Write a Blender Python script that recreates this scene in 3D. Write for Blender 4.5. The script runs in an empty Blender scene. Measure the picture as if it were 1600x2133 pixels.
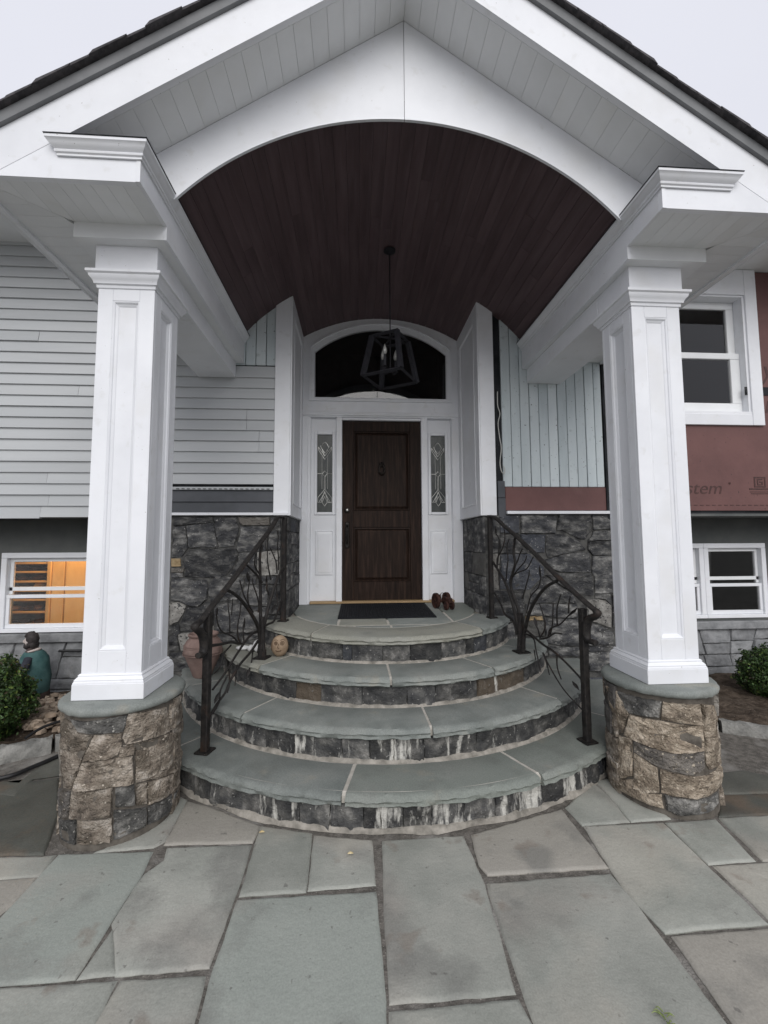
import bpy, bmesh, math, random
import numpy as np
from mathutils import Vector, Matrix, noise
random.seed(7)
S = bpy.context.scene
COL = S.collection
R = math.radians
# ---------------------------------------------------------------- camera, sky, sun, exposure
cd = bpy.data.cameras.new('camera'); cam = bpy.data.objects.new('camera', cd); COL.objects.link(cam)
cam.location = (0, 0, 1.41)
_y, _p, _r = R(3.72), R(4.10), R(-0.283)
fw = Vector((math.sin(_y)*math.cos(_p), math.cos(_y)*math.cos(_p), math.sin(_p)))
rt = Vector((math.cos(_y), -math.sin(_y), 0)); up = rt.cross(fw)
rt2 = rt*math.cos(_r) + up*math.sin(_r); up2 = up*math.cos(_r) - rt*math.sin(_r)
cam.rotation_euler = Matrix((rt2, up2, -fw)).transposed().to_euler()
cd.sensor_fit = 'HORIZONTAL'; cd.sensor_width = 36; cd.lens = 36*870/1600
cd.clip_start = 0.05; cd.clip_end = 600
S.camera = cam

W = bpy.data.worlds.new('World'); S.world = W; W.use_nodes = True
nt = W.node_tree; nt.nodes.clear()
wo = nt.nodes.new('ShaderNodeOutputWorld'); bg = nt.nodes.new('ShaderNodeBackground')
sky = nt.nodes.new('ShaderNodeTexSky'); sky.sky_type = 'NISHITA'; sky.sun_disc = False
sky.sun_elevation = R(36); sky.sun_rotation = R(180); sky.air_density = 1.0; sky.dust_density = 4.0
tc = nt.nodes.new('ShaderNodeTexCoord'); sep = nt.nodes.new('ShaderNodeSeparateXYZ')
nt.links.new(tc.outputs['Generated'], sep.inputs[0])
cr = nt.nodes.new('ShaderNodeValToRGB')          # even overcast, a little brighter overhead than low down
cr.color_ramp.elements[0].position = 0.0; cr.color_ramp.elements[0].color = (0.745, 0.755, 0.83, 1)
cr.color_ramp.elements[1].position = 1.0; cr.color_ramp.elements[1].color = (0.80, 0.81, 0.885, 1)
nt.links.new(sep.outputs['Z'], cr.inputs[0])
cn = nt.nodes.new('ShaderNodeTexNoise'); cn.inputs['Scale'].default_value = 1.6; cn.inputs['Detail'].default_value = 4
nt.links.new(tc.outputs['Generated'], cn.inputs['Vector'])
cm = nt.nodes.new('ShaderNodeMapRange'); cm.inputs['To Min'].default_value = 7.2; cm.inputs['To Max'].default_value = 8.3
nt.links.new(cn.outputs['Fac'], cm.inputs['Value'])
sc = nt.nodes.new('ShaderNodeVectorMath'); sc.operation = 'SCALE'
nt.links.new(cr.outputs['Color'], sc.inputs[0]); nt.links.new(cm.outputs[0], sc.inputs['Scale'])
mx = nt.nodes.new('ShaderNodeMix'); mx.data_type = 'RGBA'; mx.inputs['Factor'].default_value = 0.05
nt.links.new(sc.outputs[0], mx.inputs['A']); nt.links.new(sky.outputs[0], mx.inputs['B'])
nt.links.new(mx.outputs['Result'], bg.inputs['Color']); bg.inputs['Strength'].default_value = 0.1
nt.links.new(bg.outputs[0], wo.inputs['Surface'])
sl = bpy.data.lights.new('sun', 'SUN'); sun = bpy.data.objects.new('sun', sl); COL.objects.link(sun)
sl.energy = 1.35; sl.angle = R(50); sl.color = (1.0, 0.985, 0.96)
sun.rotation_euler = (R(54), 0, R(4)); sun.location = (0, -4, 8)
S.view_settings.view_transform = 'Standard'; S.view_settings.look = 'None'
S.view_settings.exposure = 0.45; S.view_settings.gamma = 1.0; S.view_settings.use_curve_mapping = False
S.render.engine = 'CYCLES'; S.cycles.max_bounces = 14; S.cycles.diffuse_bounces = 9; S.cycles.glossy_bounces = 4; S.cycles.transparent_max_bounces = 12

# ---------------------------------------------------------------- digitised data
WALL_L=[[(-1.57,1.631),(-1.24,1.631),(-1.232,1.588),(-1.471,1.562),(-1.56,1.554),(-1.567,1.554)],[(-1.567,1.551),(-1.467,1.558),(-1.457,1.47),(-1.439,1.37),(-1.493,1.291),(-1.574,1.288)],[(-1.463,1.558),(-1.231,1.584),(-1.214,1.476),(-1.193,1.384),(-1.196,1.365),(-1.432,1.366),(-1.45,1.47)],[(-1.232,1.627),(-1.036,1.631),(-1.023,1.553),(-1.015,1.514),(-1.054,1.383),(-1.181,1.369),(-1.214,1.5),(-1.228,1.584)],[(-1.028,1.631),(-0.753,1.63),(-0.752,1.56),(-0.989,1.557),(-1.016,1.584)],[(-1.011,1.549),(-0.768,1.552),(-0.789,1.444),(-0.787,1.336),(-1.022,1.33),(-1.034,1.36),(-1.003,1.507)],[(-1.42,1.359),(-1.038,1.36),(-1.022,1.314),(-1.029,1.268),(-1.072,1.177),(-1.116,1.128),(-1.243,1.11),(-1.466,1.124),(-1.456,1.18),(-1.492,1.272)],[(-1.578,1.28),(-1.5,1.279),(-1.494,1.211),(-1.575,1.208)],[(-1.575,1.2),(-1.464,1.196),(-1.47,1.159),(-1.574,1.159)],[(-1.574,1.155),(-1.474,1.156),(-1.477,1.116),(-1.573,1.115)],[(-1.572,1.11),(-1.48,1.111),(-1.279,1.092),(-1.263,1.05),(-1.268,0.929),(-1.34,0.867),(-1.437,0.883),(-1.511,0.918),(-1.57,0.926)],[(-1.202,1.125),(-1.116,1.123),(-0.973,1.115),(-0.96,1.046),(-1.022,0.926),(-1.238,0.906),(-1.261,0.967),(-1.263,1.05)],[(-1.015,1.322),(-0.863,1.328),(-0.864,1.125),(-1.108,1.128),(-1.057,1.184),(-1.017,1.253)],[(-0.859,1.328),(-0.661,1.343),(-0.662,1.127),(-0.856,1.125)],[(-0.958,1.121),(-0.863,1.12),(-0.859,1.054),(-0.953,1.052)],[(-0.856,1.118),(-0.662,1.119),(-0.661,1.051),(-0.855,1.053)],[(-0.949,1.046),(-0.768,1.046),(-0.765,0.869),(-0.871,0.867),(-1.006,0.896),(-1.007,0.926)],[(-0.76,1.044),(-0.661,1.045),(-0.658,0.792),(-0.756,0.794)],[(-1.57,0.911),(-1.511,0.914),(-1.44,0.883),(-1.461,0.82),(-1.499,0.746),(-1.575,0.718),(-1.581,0.904)],[(-1.433,0.876),(-1.34,0.859),(-1.275,0.914),(-1.215,0.899),(-1.211,0.719),(-1.357,0.666),(-1.482,0.664),(-1.491,0.724),(-1.457,0.812)],[(-1.208,0.895),(-1.074,0.897),(-1.006,0.888),(-0.87,0.86),(-0.765,0.862),(-0.76,0.794),(-0.837,0.645),(-1.061,0.649),(-1.194,0.644),(-1.205,0.786)],[(-1.575,0.71),(-1.499,0.735),(-1.485,0.657),(-1.51,0.628),(-1.485,0.509),(-1.572,0.496)],[(-1.507,0.65),(-1.357,0.658),(-1.211,0.711),(-1.206,0.511),(-1.477,0.509)],[(-1.572,0.489),(-1.419,0.5),(-1.279,0.501),(-1.275,0.333),(-1.56,0.34)],[(-1.202,0.637),(-0.994,0.64),(-0.656,0.634),(-0.655,0.506),(-1.199,0.511)],[(-1.272,0.505),(-0.984,0.502),(-0.98,0.326),(-1.268,0.333)],[(-0.976,0.502),(-0.654,0.503),(-0.652,0.318),(-0.973,0.326)],[(-0.746,1.626),(-0.661,1.626),(-0.658,1.35),(-0.78,1.343),(-0.762,1.436),(-0.756,1.552),(-0.745,1.556)],[(-0.753,0.786),(-0.658,0.788),(-0.656,0.641),(-0.822,0.641)]]
WALL_R=[[(1.214,1.64),(1.279,1.643),(1.279,1.315),(1.206,1.307)],[(1.284,1.64),(1.47,1.646),(1.457,1.481),(1.282,1.485)],[(1.478,1.648),(1.816,1.65),(1.798,1.477),(1.469,1.481)],[(1.825,1.65),(2.133,1.648),(2.144,1.513),(2.073,1.423),(2.006,1.432),(1.866,1.505),(1.809,1.505)],[(2.141,1.648),(2.337,1.65),(2.331,1.514),(2.152,1.508)],[(2.152,1.503),(2.326,1.506),(2.326,1.414),(2.093,1.41),(2.133,1.455)],[(2.097,1.403),(2.33,1.407),(2.329,1.279),(2.134,1.278),(2.09,1.334)],[(1.282,1.475),(1.457,1.474),(1.478,1.378),(1.534,1.299),(1.277,1.299)],[(1.465,1.474),(1.704,1.469),(1.69,1.308),(1.551,1.305),(1.487,1.378)],[(1.71,1.469),(1.864,1.473),(2.013,1.407),(2.077,1.334),(1.942,1.31),(1.715,1.26),(1.701,1.328)],[(1.698,1.248),(1.95,1.301),(2.102,1.309),(2.12,1.244),(2.111,1.127),(1.827,1.128),(1.679,1.184)],[(2.13,1.273),(2.333,1.274),(2.321,0.936),(2.145,0.939),(2.143,1.083),(2.12,1.131)],[(1.279,1.292),(1.55,1.297),(1.679,1.176),(1.677,1.104),(1.541,0.978),(1.271,0.985)],[(1.685,1.108),(1.826,1.122),(2.119,1.117),(2.135,1.011),(2.131,0.915),(1.953,0.933),(1.798,1.031)],[(1.548,0.958),(1.68,1.096),(1.798,1.019),(1.944,0.929),(1.974,0.853),(1.537,0.858)],[(1.5,0.852),(1.974,0.845),(1.978,0.722),(1.779,0.726),(1.648,0.751),(1.497,0.75)],[(2.067,0.884),(2.235,0.881),(2.295,0.825),(2.286,0.63),(2.109,0.684),(2.056,0.701)],[(2.145,0.935),(2.3,0.93),(2.291,0.833),(2.226,0.885),(2.143,0.891)],[(2.306,0.928),(2.331,0.928),(2.326,0.633),(2.294,0.63)],[(1.497,0.744),(1.648,0.746),(1.659,0.708),(1.496,0.707)],[(1.495,0.7),(1.659,0.7),(1.667,0.567),(1.491,0.57)],[(1.668,0.719),(2.048,0.713),(2.042,0.473),(1.852,0.477),(1.673,0.504)],[(2.059,0.681),(2.29,0.622),(2.328,0.625),(2.325,0.479),(2.051,0.481)],[(1.491,0.562),(1.671,0.559),(1.673,0.496),(1.694,0.395),(1.486,0.399)],[(1.685,0.492),(1.852,0.469),(2.054,0.465),(2.051,0.387),(1.698,0.394)],[(2.06,0.418),(2.281,0.421),(2.314,0.412),(2.306,0.248),(2.058,0.254)],[(2.063,0.473),(2.325,0.471),(2.327,0.42),(2.061,0.424)],[(1.205,1.299),(1.273,1.303),(1.264,0.981),(1.198,0.978)],[(1.197,0.97),(1.491,0.972),(1.487,0.711),(1.191,0.712)],[(1.191,0.704),(1.487,0.699),(1.478,0.399),(1.184,0.406)]]
PED_L=[[(-0.533,0.574),(-0.289,0.572),(0.205,0.584),(0.515,0.588),(0.497,0.545),(0.453,0.512),(-0.013,0.517),(-0.313,0.524)],[(0.527,0.595),(1.233,0.566),(1.303,0.512),(1.363,0.43),(0.864,0.442),(0.509,0.45),(0.445,0.483),(0.476,0.518)],[(1.338,0.572),(1.602,0.562),(1.695,0.42),(1.362,0.434),(1.317,0.51)],[(0.001,0.512),(0.454,0.506),(0.434,0.44),(0.384,0.408),(0.033,0.392),(-0.188,0.392),(-0.164,0.421)],[(-0.769,0.567),(-0.529,0.563),(-0.312,0.517),(-0.024,0.508),(-0.219,0.391),(-0.399,0.265),(-0.639,0.25),(-0.992,0.408)],[(0.415,0.442),(0.644,0.432),(0.636,0.397),(0.408,0.405)],[(-0.202,0.385),(0.397,0.398),(0.625,0.39),(0.666,0.256),(0.296,0.27),(-0.378,0.259)],[(0.462,0.446),(1.34,0.426),(1.709,0.385),(1.911,0.228),(1.396,0.251),(0.69,0.26),(0.658,0.424)],[(-0.398,0.251),(0.334,0.266),(0.333,0.139),(-0.427,0.132)],[(0.37,0.263),(0.662,0.253),(0.681,0.157),(0.382,0.174)],[(0.692,0.252),(0.868,0.241),(0.881,0.138),(0.704,0.154)],[(0.893,0.24),(1.808,0.184),(1.946,0.083),(1.334,0.113),(0.903,0.13)],[(-0.237,0.13),(0.334,0.127),(0.348,0.027),(-0.216,0.027)],[(0.358,0.161),(0.874,0.125),(0.885,0.037),(0.376,0.028)],[(0.904,0.122),(1.335,0.105),(1.944,0.069),(1.943,0.0),(0.915,0.035)],[(-0.991,0.217),(-0.44,0.249),(-0.447,0.136),(-0.903,0.099)],[(-0.886,0.09),(-0.276,0.13),(-0.253,0.022),(-0.665,0.022)],[(0.675,0.298),(1.761,0.266),(1.947,0.176),(0.879,0.249),(0.687,0.259)]]
PED_R=[[(-1.426,0.562),(-0.559,0.571),(-0.612,0.485),(-1.162,0.467),(-1.415,0.511)],[(-0.541,0.57),(0.139,0.564),(0.149,0.464),(-0.587,0.476)],[(0.177,0.566),(0.617,0.539),(0.848,0.376),(0.215,0.396),(0.17,0.457)],[(-1.735,0.569),(-1.449,0.559),(-1.187,0.46),(-1.339,0.343),(-1.757,0.299)],[(-1.154,0.459),(-0.588,0.47),(0.192,0.455),(0.188,0.332),(-0.461,0.315),(-1.31,0.336)],[(-1.682,0.299),(-1.13,0.337),(-1.149,0.137),(-1.4,0.091),(-1.727,0.171)],[(-1.1,0.33),(-0.462,0.309),(0.179,0.326),(0.171,0.247),(-0.045,0.213),(-0.678,0.234),(-1.1,0.274)],[(0.238,0.392),(0.848,0.37),(0.846,0.22),(0.283,0.236),(0.201,0.269)],[(-1.102,0.262),(-0.692,0.227),(-0.673,0.105),(-0.915,0.077),(-1.135,0.074)],[(-0.641,0.223),(-0.031,0.206),(0.845,0.215),(0.847,0.142),(0.443,0.116),(-0.069,0.101),(-0.647,0.107)],[(-1.73,0.161),(-1.423,0.084),(-1.142,0.122),(-1.12,0.072),(-0.637,0.097),(-0.61,0.029),(-1.036,0.03),(-1.788,0.013)],[(-0.598,0.1),(-0.071,0.093),(0.544,0.104),(0.553,0.052),(0.259,0.032),(-0.411,0.012),(-0.58,0.028)]]
PATIO=[[(-0.93,2.464),(-0.9,2.137),(-0.497,2.122),(-0.49,2.228),(-0.597,2.287),(-0.776,2.391)],[(-0.998,2.52),(-0.941,2.476),(-0.917,2.157),(-0.949,2.125),(-1.197,2.108),(-1.071,2.193),(-0.976,2.337)],[(-0.478,2.227),(-0.224,2.154),(-0.212,1.822),(-0.467,1.819),(-0.468,2.019)],[(-0.203,2.142),(0.065,2.09),(0.072,1.837),(-0.196,1.829)],[(-0.875,2.104),(-0.498,2.096),(-0.493,1.85),(-0.495,1.76),(-0.497,1.539),(-0.787,1.534),(-0.905,1.727),(-0.909,1.88),(-0.904,1.954),(-0.854,2.032)],[(-1.353,2.097),(-0.94,2.086),(-0.926,1.969),(-0.921,1.533),(-1.15,1.531),(-1.345,1.533),(-1.344,1.771)],[(-0.896,1.7),(-0.794,1.536),(-0.905,1.532)],[(-1.352,1.967),(-1.355,1.83),(-1.369,1.803),(-1.375,1.569),(-1.493,1.57),(-1.826,1.951),(-1.496,1.961)],[(-1.426,2.09),(-1.372,2.098),(-1.355,1.98),(-1.51,1.978),(-1.845,1.971),(-1.932,2.121)],[(-1.335,1.511),(-0.781,1.508),(-0.777,1.386),(-0.77,1.287),(-1.356,1.328)],[(-0.761,1.509),(-0.5,1.504),(-0.488,1.366),(-0.481,1.267),(-0.754,1.286),(-0.768,1.385)],[(-0.47,1.795),(0.072,1.796),(0.082,1.395),(0.076,1.229),(-0.462,1.266),(-0.459,1.364),(-0.47,1.491)],[(-2.304,2.642),(-1.804,2.752),(-1.555,2.379),(-1.43,2.11),(-1.95,2.14),(-2.101,2.345)],[(-1.913,2.573),(-1.966,2.844),(-1.974,3.052),(-1.815,2.779),(-2.298,2.665)],[(-2.03,2.19),(-2.322,2.621),(-2.855,2.573),(-2.673,2.237)],[(0.125,2.082),(0.508,2.087),(0.51,1.993),(0.52,1.802),(0.492,1.391),(0.104,1.388),(0.112,1.739)],[(0.101,1.357),(0.494,1.363),(0.505,1.297),(0.518,1.198),(0.094,1.227)],[(0.555,2.087),(1.073,2.242),(1.083,1.855),(0.557,1.853),(0.54,1.905)],[(1.113,2.259),(1.377,2.462),(1.391,2.349),(1.369,2.133),(1.124,2.124)],[(1.409,2.484),(1.54,2.505),(1.591,2.141),(1.385,2.132),(1.407,2.343)],[(1.128,2.107),(1.529,2.103),(1.51,1.557),(1.114,1.549),(1.089,1.738),(1.107,1.935)],[(0.543,1.803),(1.074,1.816),(1.085,1.659),(1.08,1.547),(1.076,1.258),(1.071,1.16),(0.534,1.197),(0.526,1.312),(0.529,1.459),(0.537,1.754)],[(1.128,1.525),(1.489,1.528),(1.677,1.529),(1.647,1.328),(1.551,1.127),(1.096,1.158),(1.108,1.268)],[(1.552,2.107),(1.816,2.112),(1.755,1.848),(1.539,1.843)],[(1.553,1.825),(1.8,1.825),(2.082,1.825),(1.952,1.556),(1.538,1.555),(1.552,1.682)],[(1.849,2.12),(2.106,2.119),(2.364,2.113),(2.188,1.836),(1.796,1.845)],[(2.011,2.299),(2.283,2.288),(2.509,2.285),(2.459,2.126),(1.857,2.135)],[(2.194,2.508),(2.37,2.522),(2.496,2.434),(2.499,2.302),(2.022,2.312)]]
CURVES_L=[(13.0,[(-0.726,3.217,0.594),(-0.726,3.214,0.673),(-0.734,3.185,0.778),(-0.752,3.119,0.874),(-0.78,3.02,0.979),(-0.811,2.906,1.062),(-0.845,2.782,1.112)]),(12.0,[(-0.716,3.251,0.559),(-0.719,3.239,0.72),(-0.718,3.244,0.986),(-0.72,3.237,1.189),(-0.725,3.22,1.311),(-0.724,3.224,1.406)]),(12.0,[(-0.707,3.284,0.549),(-0.701,3.306,0.739),(-0.692,3.337,0.87),(-0.679,3.384,0.981),(-0.656,3.47,1.113),(-0.616,3.613,1.222)]),(8.0,[(-0.705,3.291,0.769),(-0.694,3.333,0.781),(-0.67,3.419,0.785),(-0.649,3.494,0.843),(-0.628,3.571,0.911),(-0.614,3.62,0.934)]),(8.0,[(-0.723,3.227,1.109),(-0.738,3.172,1.167),(-0.762,3.083,1.226),(-0.782,3.01,1.268)]),(5.0,[(-0.725,3.218,1.177),(-0.742,3.157,1.234),(-0.747,3.137,1.275),(-0.748,3.135,1.327)]),(5.0,[(-0.652,3.485,1.156),(-0.661,3.451,1.245),(-0.674,3.404,1.305),(-0.687,3.358,1.37)]),(5.0,[(-0.685,3.365,1.116),(-0.694,3.333,1.237),(-0.692,3.337,1.321),(-0.689,3.348,1.462)]),(5.0,[(-0.639,3.531,1.182),(-0.64,3.528,1.301),(-0.649,3.494,1.375),(-0.65,3.491,1.471)]),(5.0,[(-0.686,3.362,0.997),(-0.702,3.303,1.06),(-0.7,3.308,1.128)]),(5.0,[(-0.654,3.477,0.896),(-0.648,3.499,0.936),(-0.649,3.496,1.024),(-0.647,3.501,1.14)]),(5.0,[(-0.751,3.125,0.873),(-0.767,3.066,1.01),(-0.769,3.058,1.087),(-0.769,3.059,1.144)]),(5.0,[(-0.732,3.194,0.894),(-0.734,3.186,0.954),(-0.744,3.151,1.031),(-0.753,3.118,1.1),(-0.753,3.116,1.152)]),(5.0,[(-0.756,3.106,0.909),(-0.783,3.007,1.031),(-0.79,2.982,1.102),(-0.795,2.963,1.153)]),(8.0,[(-0.706,3.287,0.745),(-0.739,3.167,0.755),(-0.77,3.056,0.732),(-0.815,2.893,0.652),(-0.85,2.764,0.577),(-0.879,2.658,0.522)]),(8.0,[(-0.885,2.638,0.79),(-0.852,2.756,0.772),(-0.828,2.845,0.762),(-0.805,2.929,0.729),(-0.786,2.995,0.713)]),(5.0,[(-0.805,2.929,0.735),(-0.82,2.874,0.79),(-0.848,2.773,0.841),(-0.861,2.723,0.901),(-0.868,2.698,0.967)]),(5.0,[(-0.79,2.984,0.722),(-0.799,2.949,0.773),(-0.804,2.93,0.849),(-0.801,2.943,0.936),(-0.8,2.946,1.009)]),(4.0,[(-0.831,2.833,0.81),(-0.835,2.819,0.905),(-0.84,2.802,0.978),(-0.839,2.804,1.046)]),(5.0,[(-0.787,2.995,0.726),(-0.786,2.998,0.786),(-0.781,3.013,0.844)]),(4.0,[(-0.821,2.869,0.931),(-0.818,2.881,1.036)]),(8.0,[(-0.73,3.201,0.687),(-0.763,3.079,0.633),(-0.799,2.948,0.588),(-0.827,2.847,0.512),(-0.838,2.808,0.45),(-0.861,2.724,0.408),(-0.877,2.666,0.369)]),(5.0,[(-0.753,3.118,0.654),(-0.754,3.112,0.55),(-0.765,3.074,0.489)]),(5.0,[(-0.82,2.873,0.735),(-0.843,2.791,0.699),(-0.857,2.738,0.63),(-0.876,2.671,0.615)]),(5.0,[(-0.83,2.836,0.582),(-0.832,2.831,0.499),(-0.838,2.808,0.45)]),(5.0,[(-0.837,2.812,0.561),(-0.854,2.751,0.489),(-0.853,2.754,0.415),(-0.869,2.696,0.366)]),(4.0,[(-0.799,2.948,0.588),(-0.805,2.926,0.457)])]
CURVES_R=[(13.0,[(1.263,3.173,0.569),(1.265,3.167,0.698),(1.271,3.141,0.784),(1.284,3.083,0.894),(1.31,2.976,1.013),(1.335,2.868,1.095),(1.365,2.742,1.153)]),(12.0,[(1.253,3.218,0.558),(1.251,3.223,0.686),(1.245,3.251,0.833),(1.232,3.304,0.973),(1.213,3.385,1.087),(1.193,3.473,1.154),(1.169,3.572,1.232)]),(9.0,[(1.249,3.235,0.684),(1.244,3.255,0.749),(1.233,3.3,0.789),(1.207,3.41,0.813),(1.193,3.471,0.885),(1.172,3.562,0.971)]),(12.0,[(1.255,3.207,0.56),(1.254,3.211,0.702),(1.251,3.227,0.857),(1.241,3.269,0.956),(1.233,3.3,1.058),(1.243,3.259,1.168),(1.249,3.233,1.24),(1.242,3.264,1.324),(1.246,3.247,1.439)]),(5.0,[(1.238,3.279,1.131),(1.243,3.26,1.147),(1.262,3.179,1.174),(1.285,3.079,1.207),(1.301,3.013,1.297)]),(5.0,[(1.24,3.273,1.125),(1.257,3.201,1.186),(1.276,3.12,1.253),(1.279,3.107,1.301)]),(5.0,[(1.246,3.245,1.226),(1.249,3.233,1.24),(1.258,3.195,1.312),(1.268,3.154,1.354)]),(5.0,[(1.213,3.385,1.087),(1.22,3.355,1.198),(1.227,3.327,1.265),(1.225,3.335,1.359),(1.232,3.308,1.432)]),(5.0,[(1.191,3.479,1.161),(1.191,3.482,1.259),(1.207,3.412,1.351),(1.214,3.382,1.455),(1.205,3.422,1.576)]),(5.0,[(1.187,3.498,1.182),(1.187,3.495,1.258),(1.192,3.475,1.418),(1.186,3.502,1.472)]),(5.0,[(1.188,3.492,1.168),(1.193,3.471,1.041),(1.2,3.441,0.97)]),(5.0,[(1.279,3.105,0.87),(1.282,3.093,0.899),(1.291,3.057,1.003),(1.308,2.983,1.077),(1.314,2.957,1.163)]),(5.0,[(1.265,3.166,0.969),(1.271,3.14,1.04),(1.282,3.092,1.153),(1.285,3.08,1.194)]),(8.0,[(1.266,3.162,0.741),(1.274,3.125,0.742),(1.317,2.943,0.685),(1.349,2.809,0.657),(1.378,2.687,0.602),(1.4,2.595,0.545)]),(6.0,[(1.313,2.961,0.713),(1.331,2.885,0.74),(1.346,2.82,0.784),(1.361,2.76,0.791)]),(5.0,[(1.309,2.98,0.719),(1.318,2.939,0.778),(1.321,2.927,0.83),(1.318,2.943,0.903),(1.314,2.959,0.964)]),(5.0,[(1.306,2.99,0.723),(1.305,2.997,0.779),(1.301,3.014,0.808)]),(5.0,[(1.333,2.876,0.742),(1.34,2.845,0.809),(1.361,2.756,0.856),(1.378,2.687,0.927),(1.389,2.638,0.958)]),(5.0,[(1.336,2.866,0.762),(1.34,2.848,0.845),(1.342,2.837,0.982)]),(5.0,[(1.351,2.8,0.836),(1.353,2.792,0.91),(1.357,2.776,0.972),(1.366,2.738,1.055)]),(5.0,[(1.382,2.67,0.942),(1.382,2.667,1.0),(1.384,2.661,1.053)]),(6.0,[(1.266,3.163,0.701),(1.274,3.127,0.709),(1.29,3.058,0.691),(1.298,3.028,0.623),(1.311,2.969,0.491)]),(5.0,[(1.313,2.963,0.618),(1.324,2.917,0.578),(1.347,2.817,0.496),(1.369,2.723,0.429),(1.4,2.592,0.365)]),(5.0,[(1.352,2.795,0.65),(1.353,2.792,0.562),(1.359,2.767,0.491)]),(4.0,[(1.294,3.045,0.618),(1.295,3.04,0.545)]),(5.0,[(1.317,2.947,0.611),(1.327,2.904,0.54),(1.333,2.876,0.488)])]
RAIL_L=[(-0.626,3.577,1.623),(-0.653,3.48,1.612),(-0.68,3.382,1.527),(-0.736,3.178,1.386),(-0.785,2.999,1.262),(-0.843,2.792,1.117),(-0.885,2.638,1.02),(-0.912,2.541,0.953)]
SCROLL_L=[(-0.912,2.541,0.953),(-0.924,2.494,0.936),(-0.922,2.503,0.919),(-0.909,2.551,0.883),(-0.901,2.578,0.836),(-0.901,2.58,0.783),(-0.907,2.556,0.758),(-0.916,2.525,0.762)]
RAIL_R=[(1.158,3.62,1.63),(1.183,3.514,1.615),(1.218,3.366,1.529),(1.251,3.223,1.452),(1.292,3.051,1.349),(1.324,2.916,1.262),(1.361,2.758,1.16),(1.393,2.624,1.08),(1.418,2.516,1.021),(1.431,2.462,0.994)]
SCROLL_R=[(1.431,2.462,0.994),(1.435,2.442,0.979),(1.43,2.464,0.957),(1.42,2.506,0.936),(1.414,2.533,0.893),(1.413,2.539,0.842),(1.417,2.52,0.803),(1.43,2.465,0.8)]
LEAF_L=[((-0.775,3.036,1.203),(-0.768,3.062,1.128)),((-0.697,3.321,1.162),(-0.702,3.302,1.094)),((-0.656,3.468,0.915),(-0.674,3.403,0.848)),((-0.869,2.696,1.011),(-0.868,2.698,0.956)),((-0.782,3.012,0.888),(-0.782,3.012,0.814)),((-0.72,3.237,1.399),(-0.719,3.239,1.351)),((-0.65,3.49,1.523),(-0.65,3.492,1.464)),((-0.76,3.093,0.519),(-0.77,3.055,0.469)),((-0.856,2.744,0.482),(-0.87,2.693,0.429))]
LEAF_R=[((1.185,3.503,1.541),(1.186,3.503,1.457)),((1.314,2.956,1.234),(1.316,2.948,1.148)),((1.231,3.309,1.136),(1.227,3.325,1.042)),((1.198,3.448,0.969),(1.207,3.412,0.901)),((1.296,3.033,0.856),(1.304,3.002,0.778)),((1.397,2.606,0.986),(1.379,2.683,0.922)),((1.381,2.672,0.512),(1.394,2.617,0.474)),((1.244,3.253,1.432),(1.247,3.244,1.382))]
JOINTS={'slab':[[[(-0.163,2.078),(-0.157,1.771)],[(0.346,2.104),(0.328,1.81)],[(-0.734,1.992),(-0.746,1.848)]],[[(-0.574,1.782),(-0.576,1.496)],[(0.084,1.842),(0.097,1.514)],[(0.643,1.778),(0.656,1.491)]],[[(-0.69,1.506),(-0.703,1.301)],[(-0.036,1.563),(-0.047,1.209)],[(0.458,1.441),(0.447,1.227)],[(0.905,1.271),(0.912,1.194)]],[[(-0.533,1.251),(-0.584,0.938)],[(0.627,1.186),(0.662,0.912)]]],'riser':[[-0.615,-0.546,-0.517,-0.375,-0.275,-0.197,-0.116,-0.074,-0.019,-0.021,0.048,0.131,0.213,0.281,0.358,0.458],[-0.618,-0.477,-0.364,-0.2,-0.112,0.006,-0.035,0.062,0.242,0.406,0.6],[-0.837,-0.692,-0.477,-0.35,-0.159,0.033,0.045,0.162,0.37,0.587,0.713],[-0.694,-0.54,-0.324,-0.263,-0.074,0.096,0.303,0.488,0.563,0.7]]}

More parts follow.
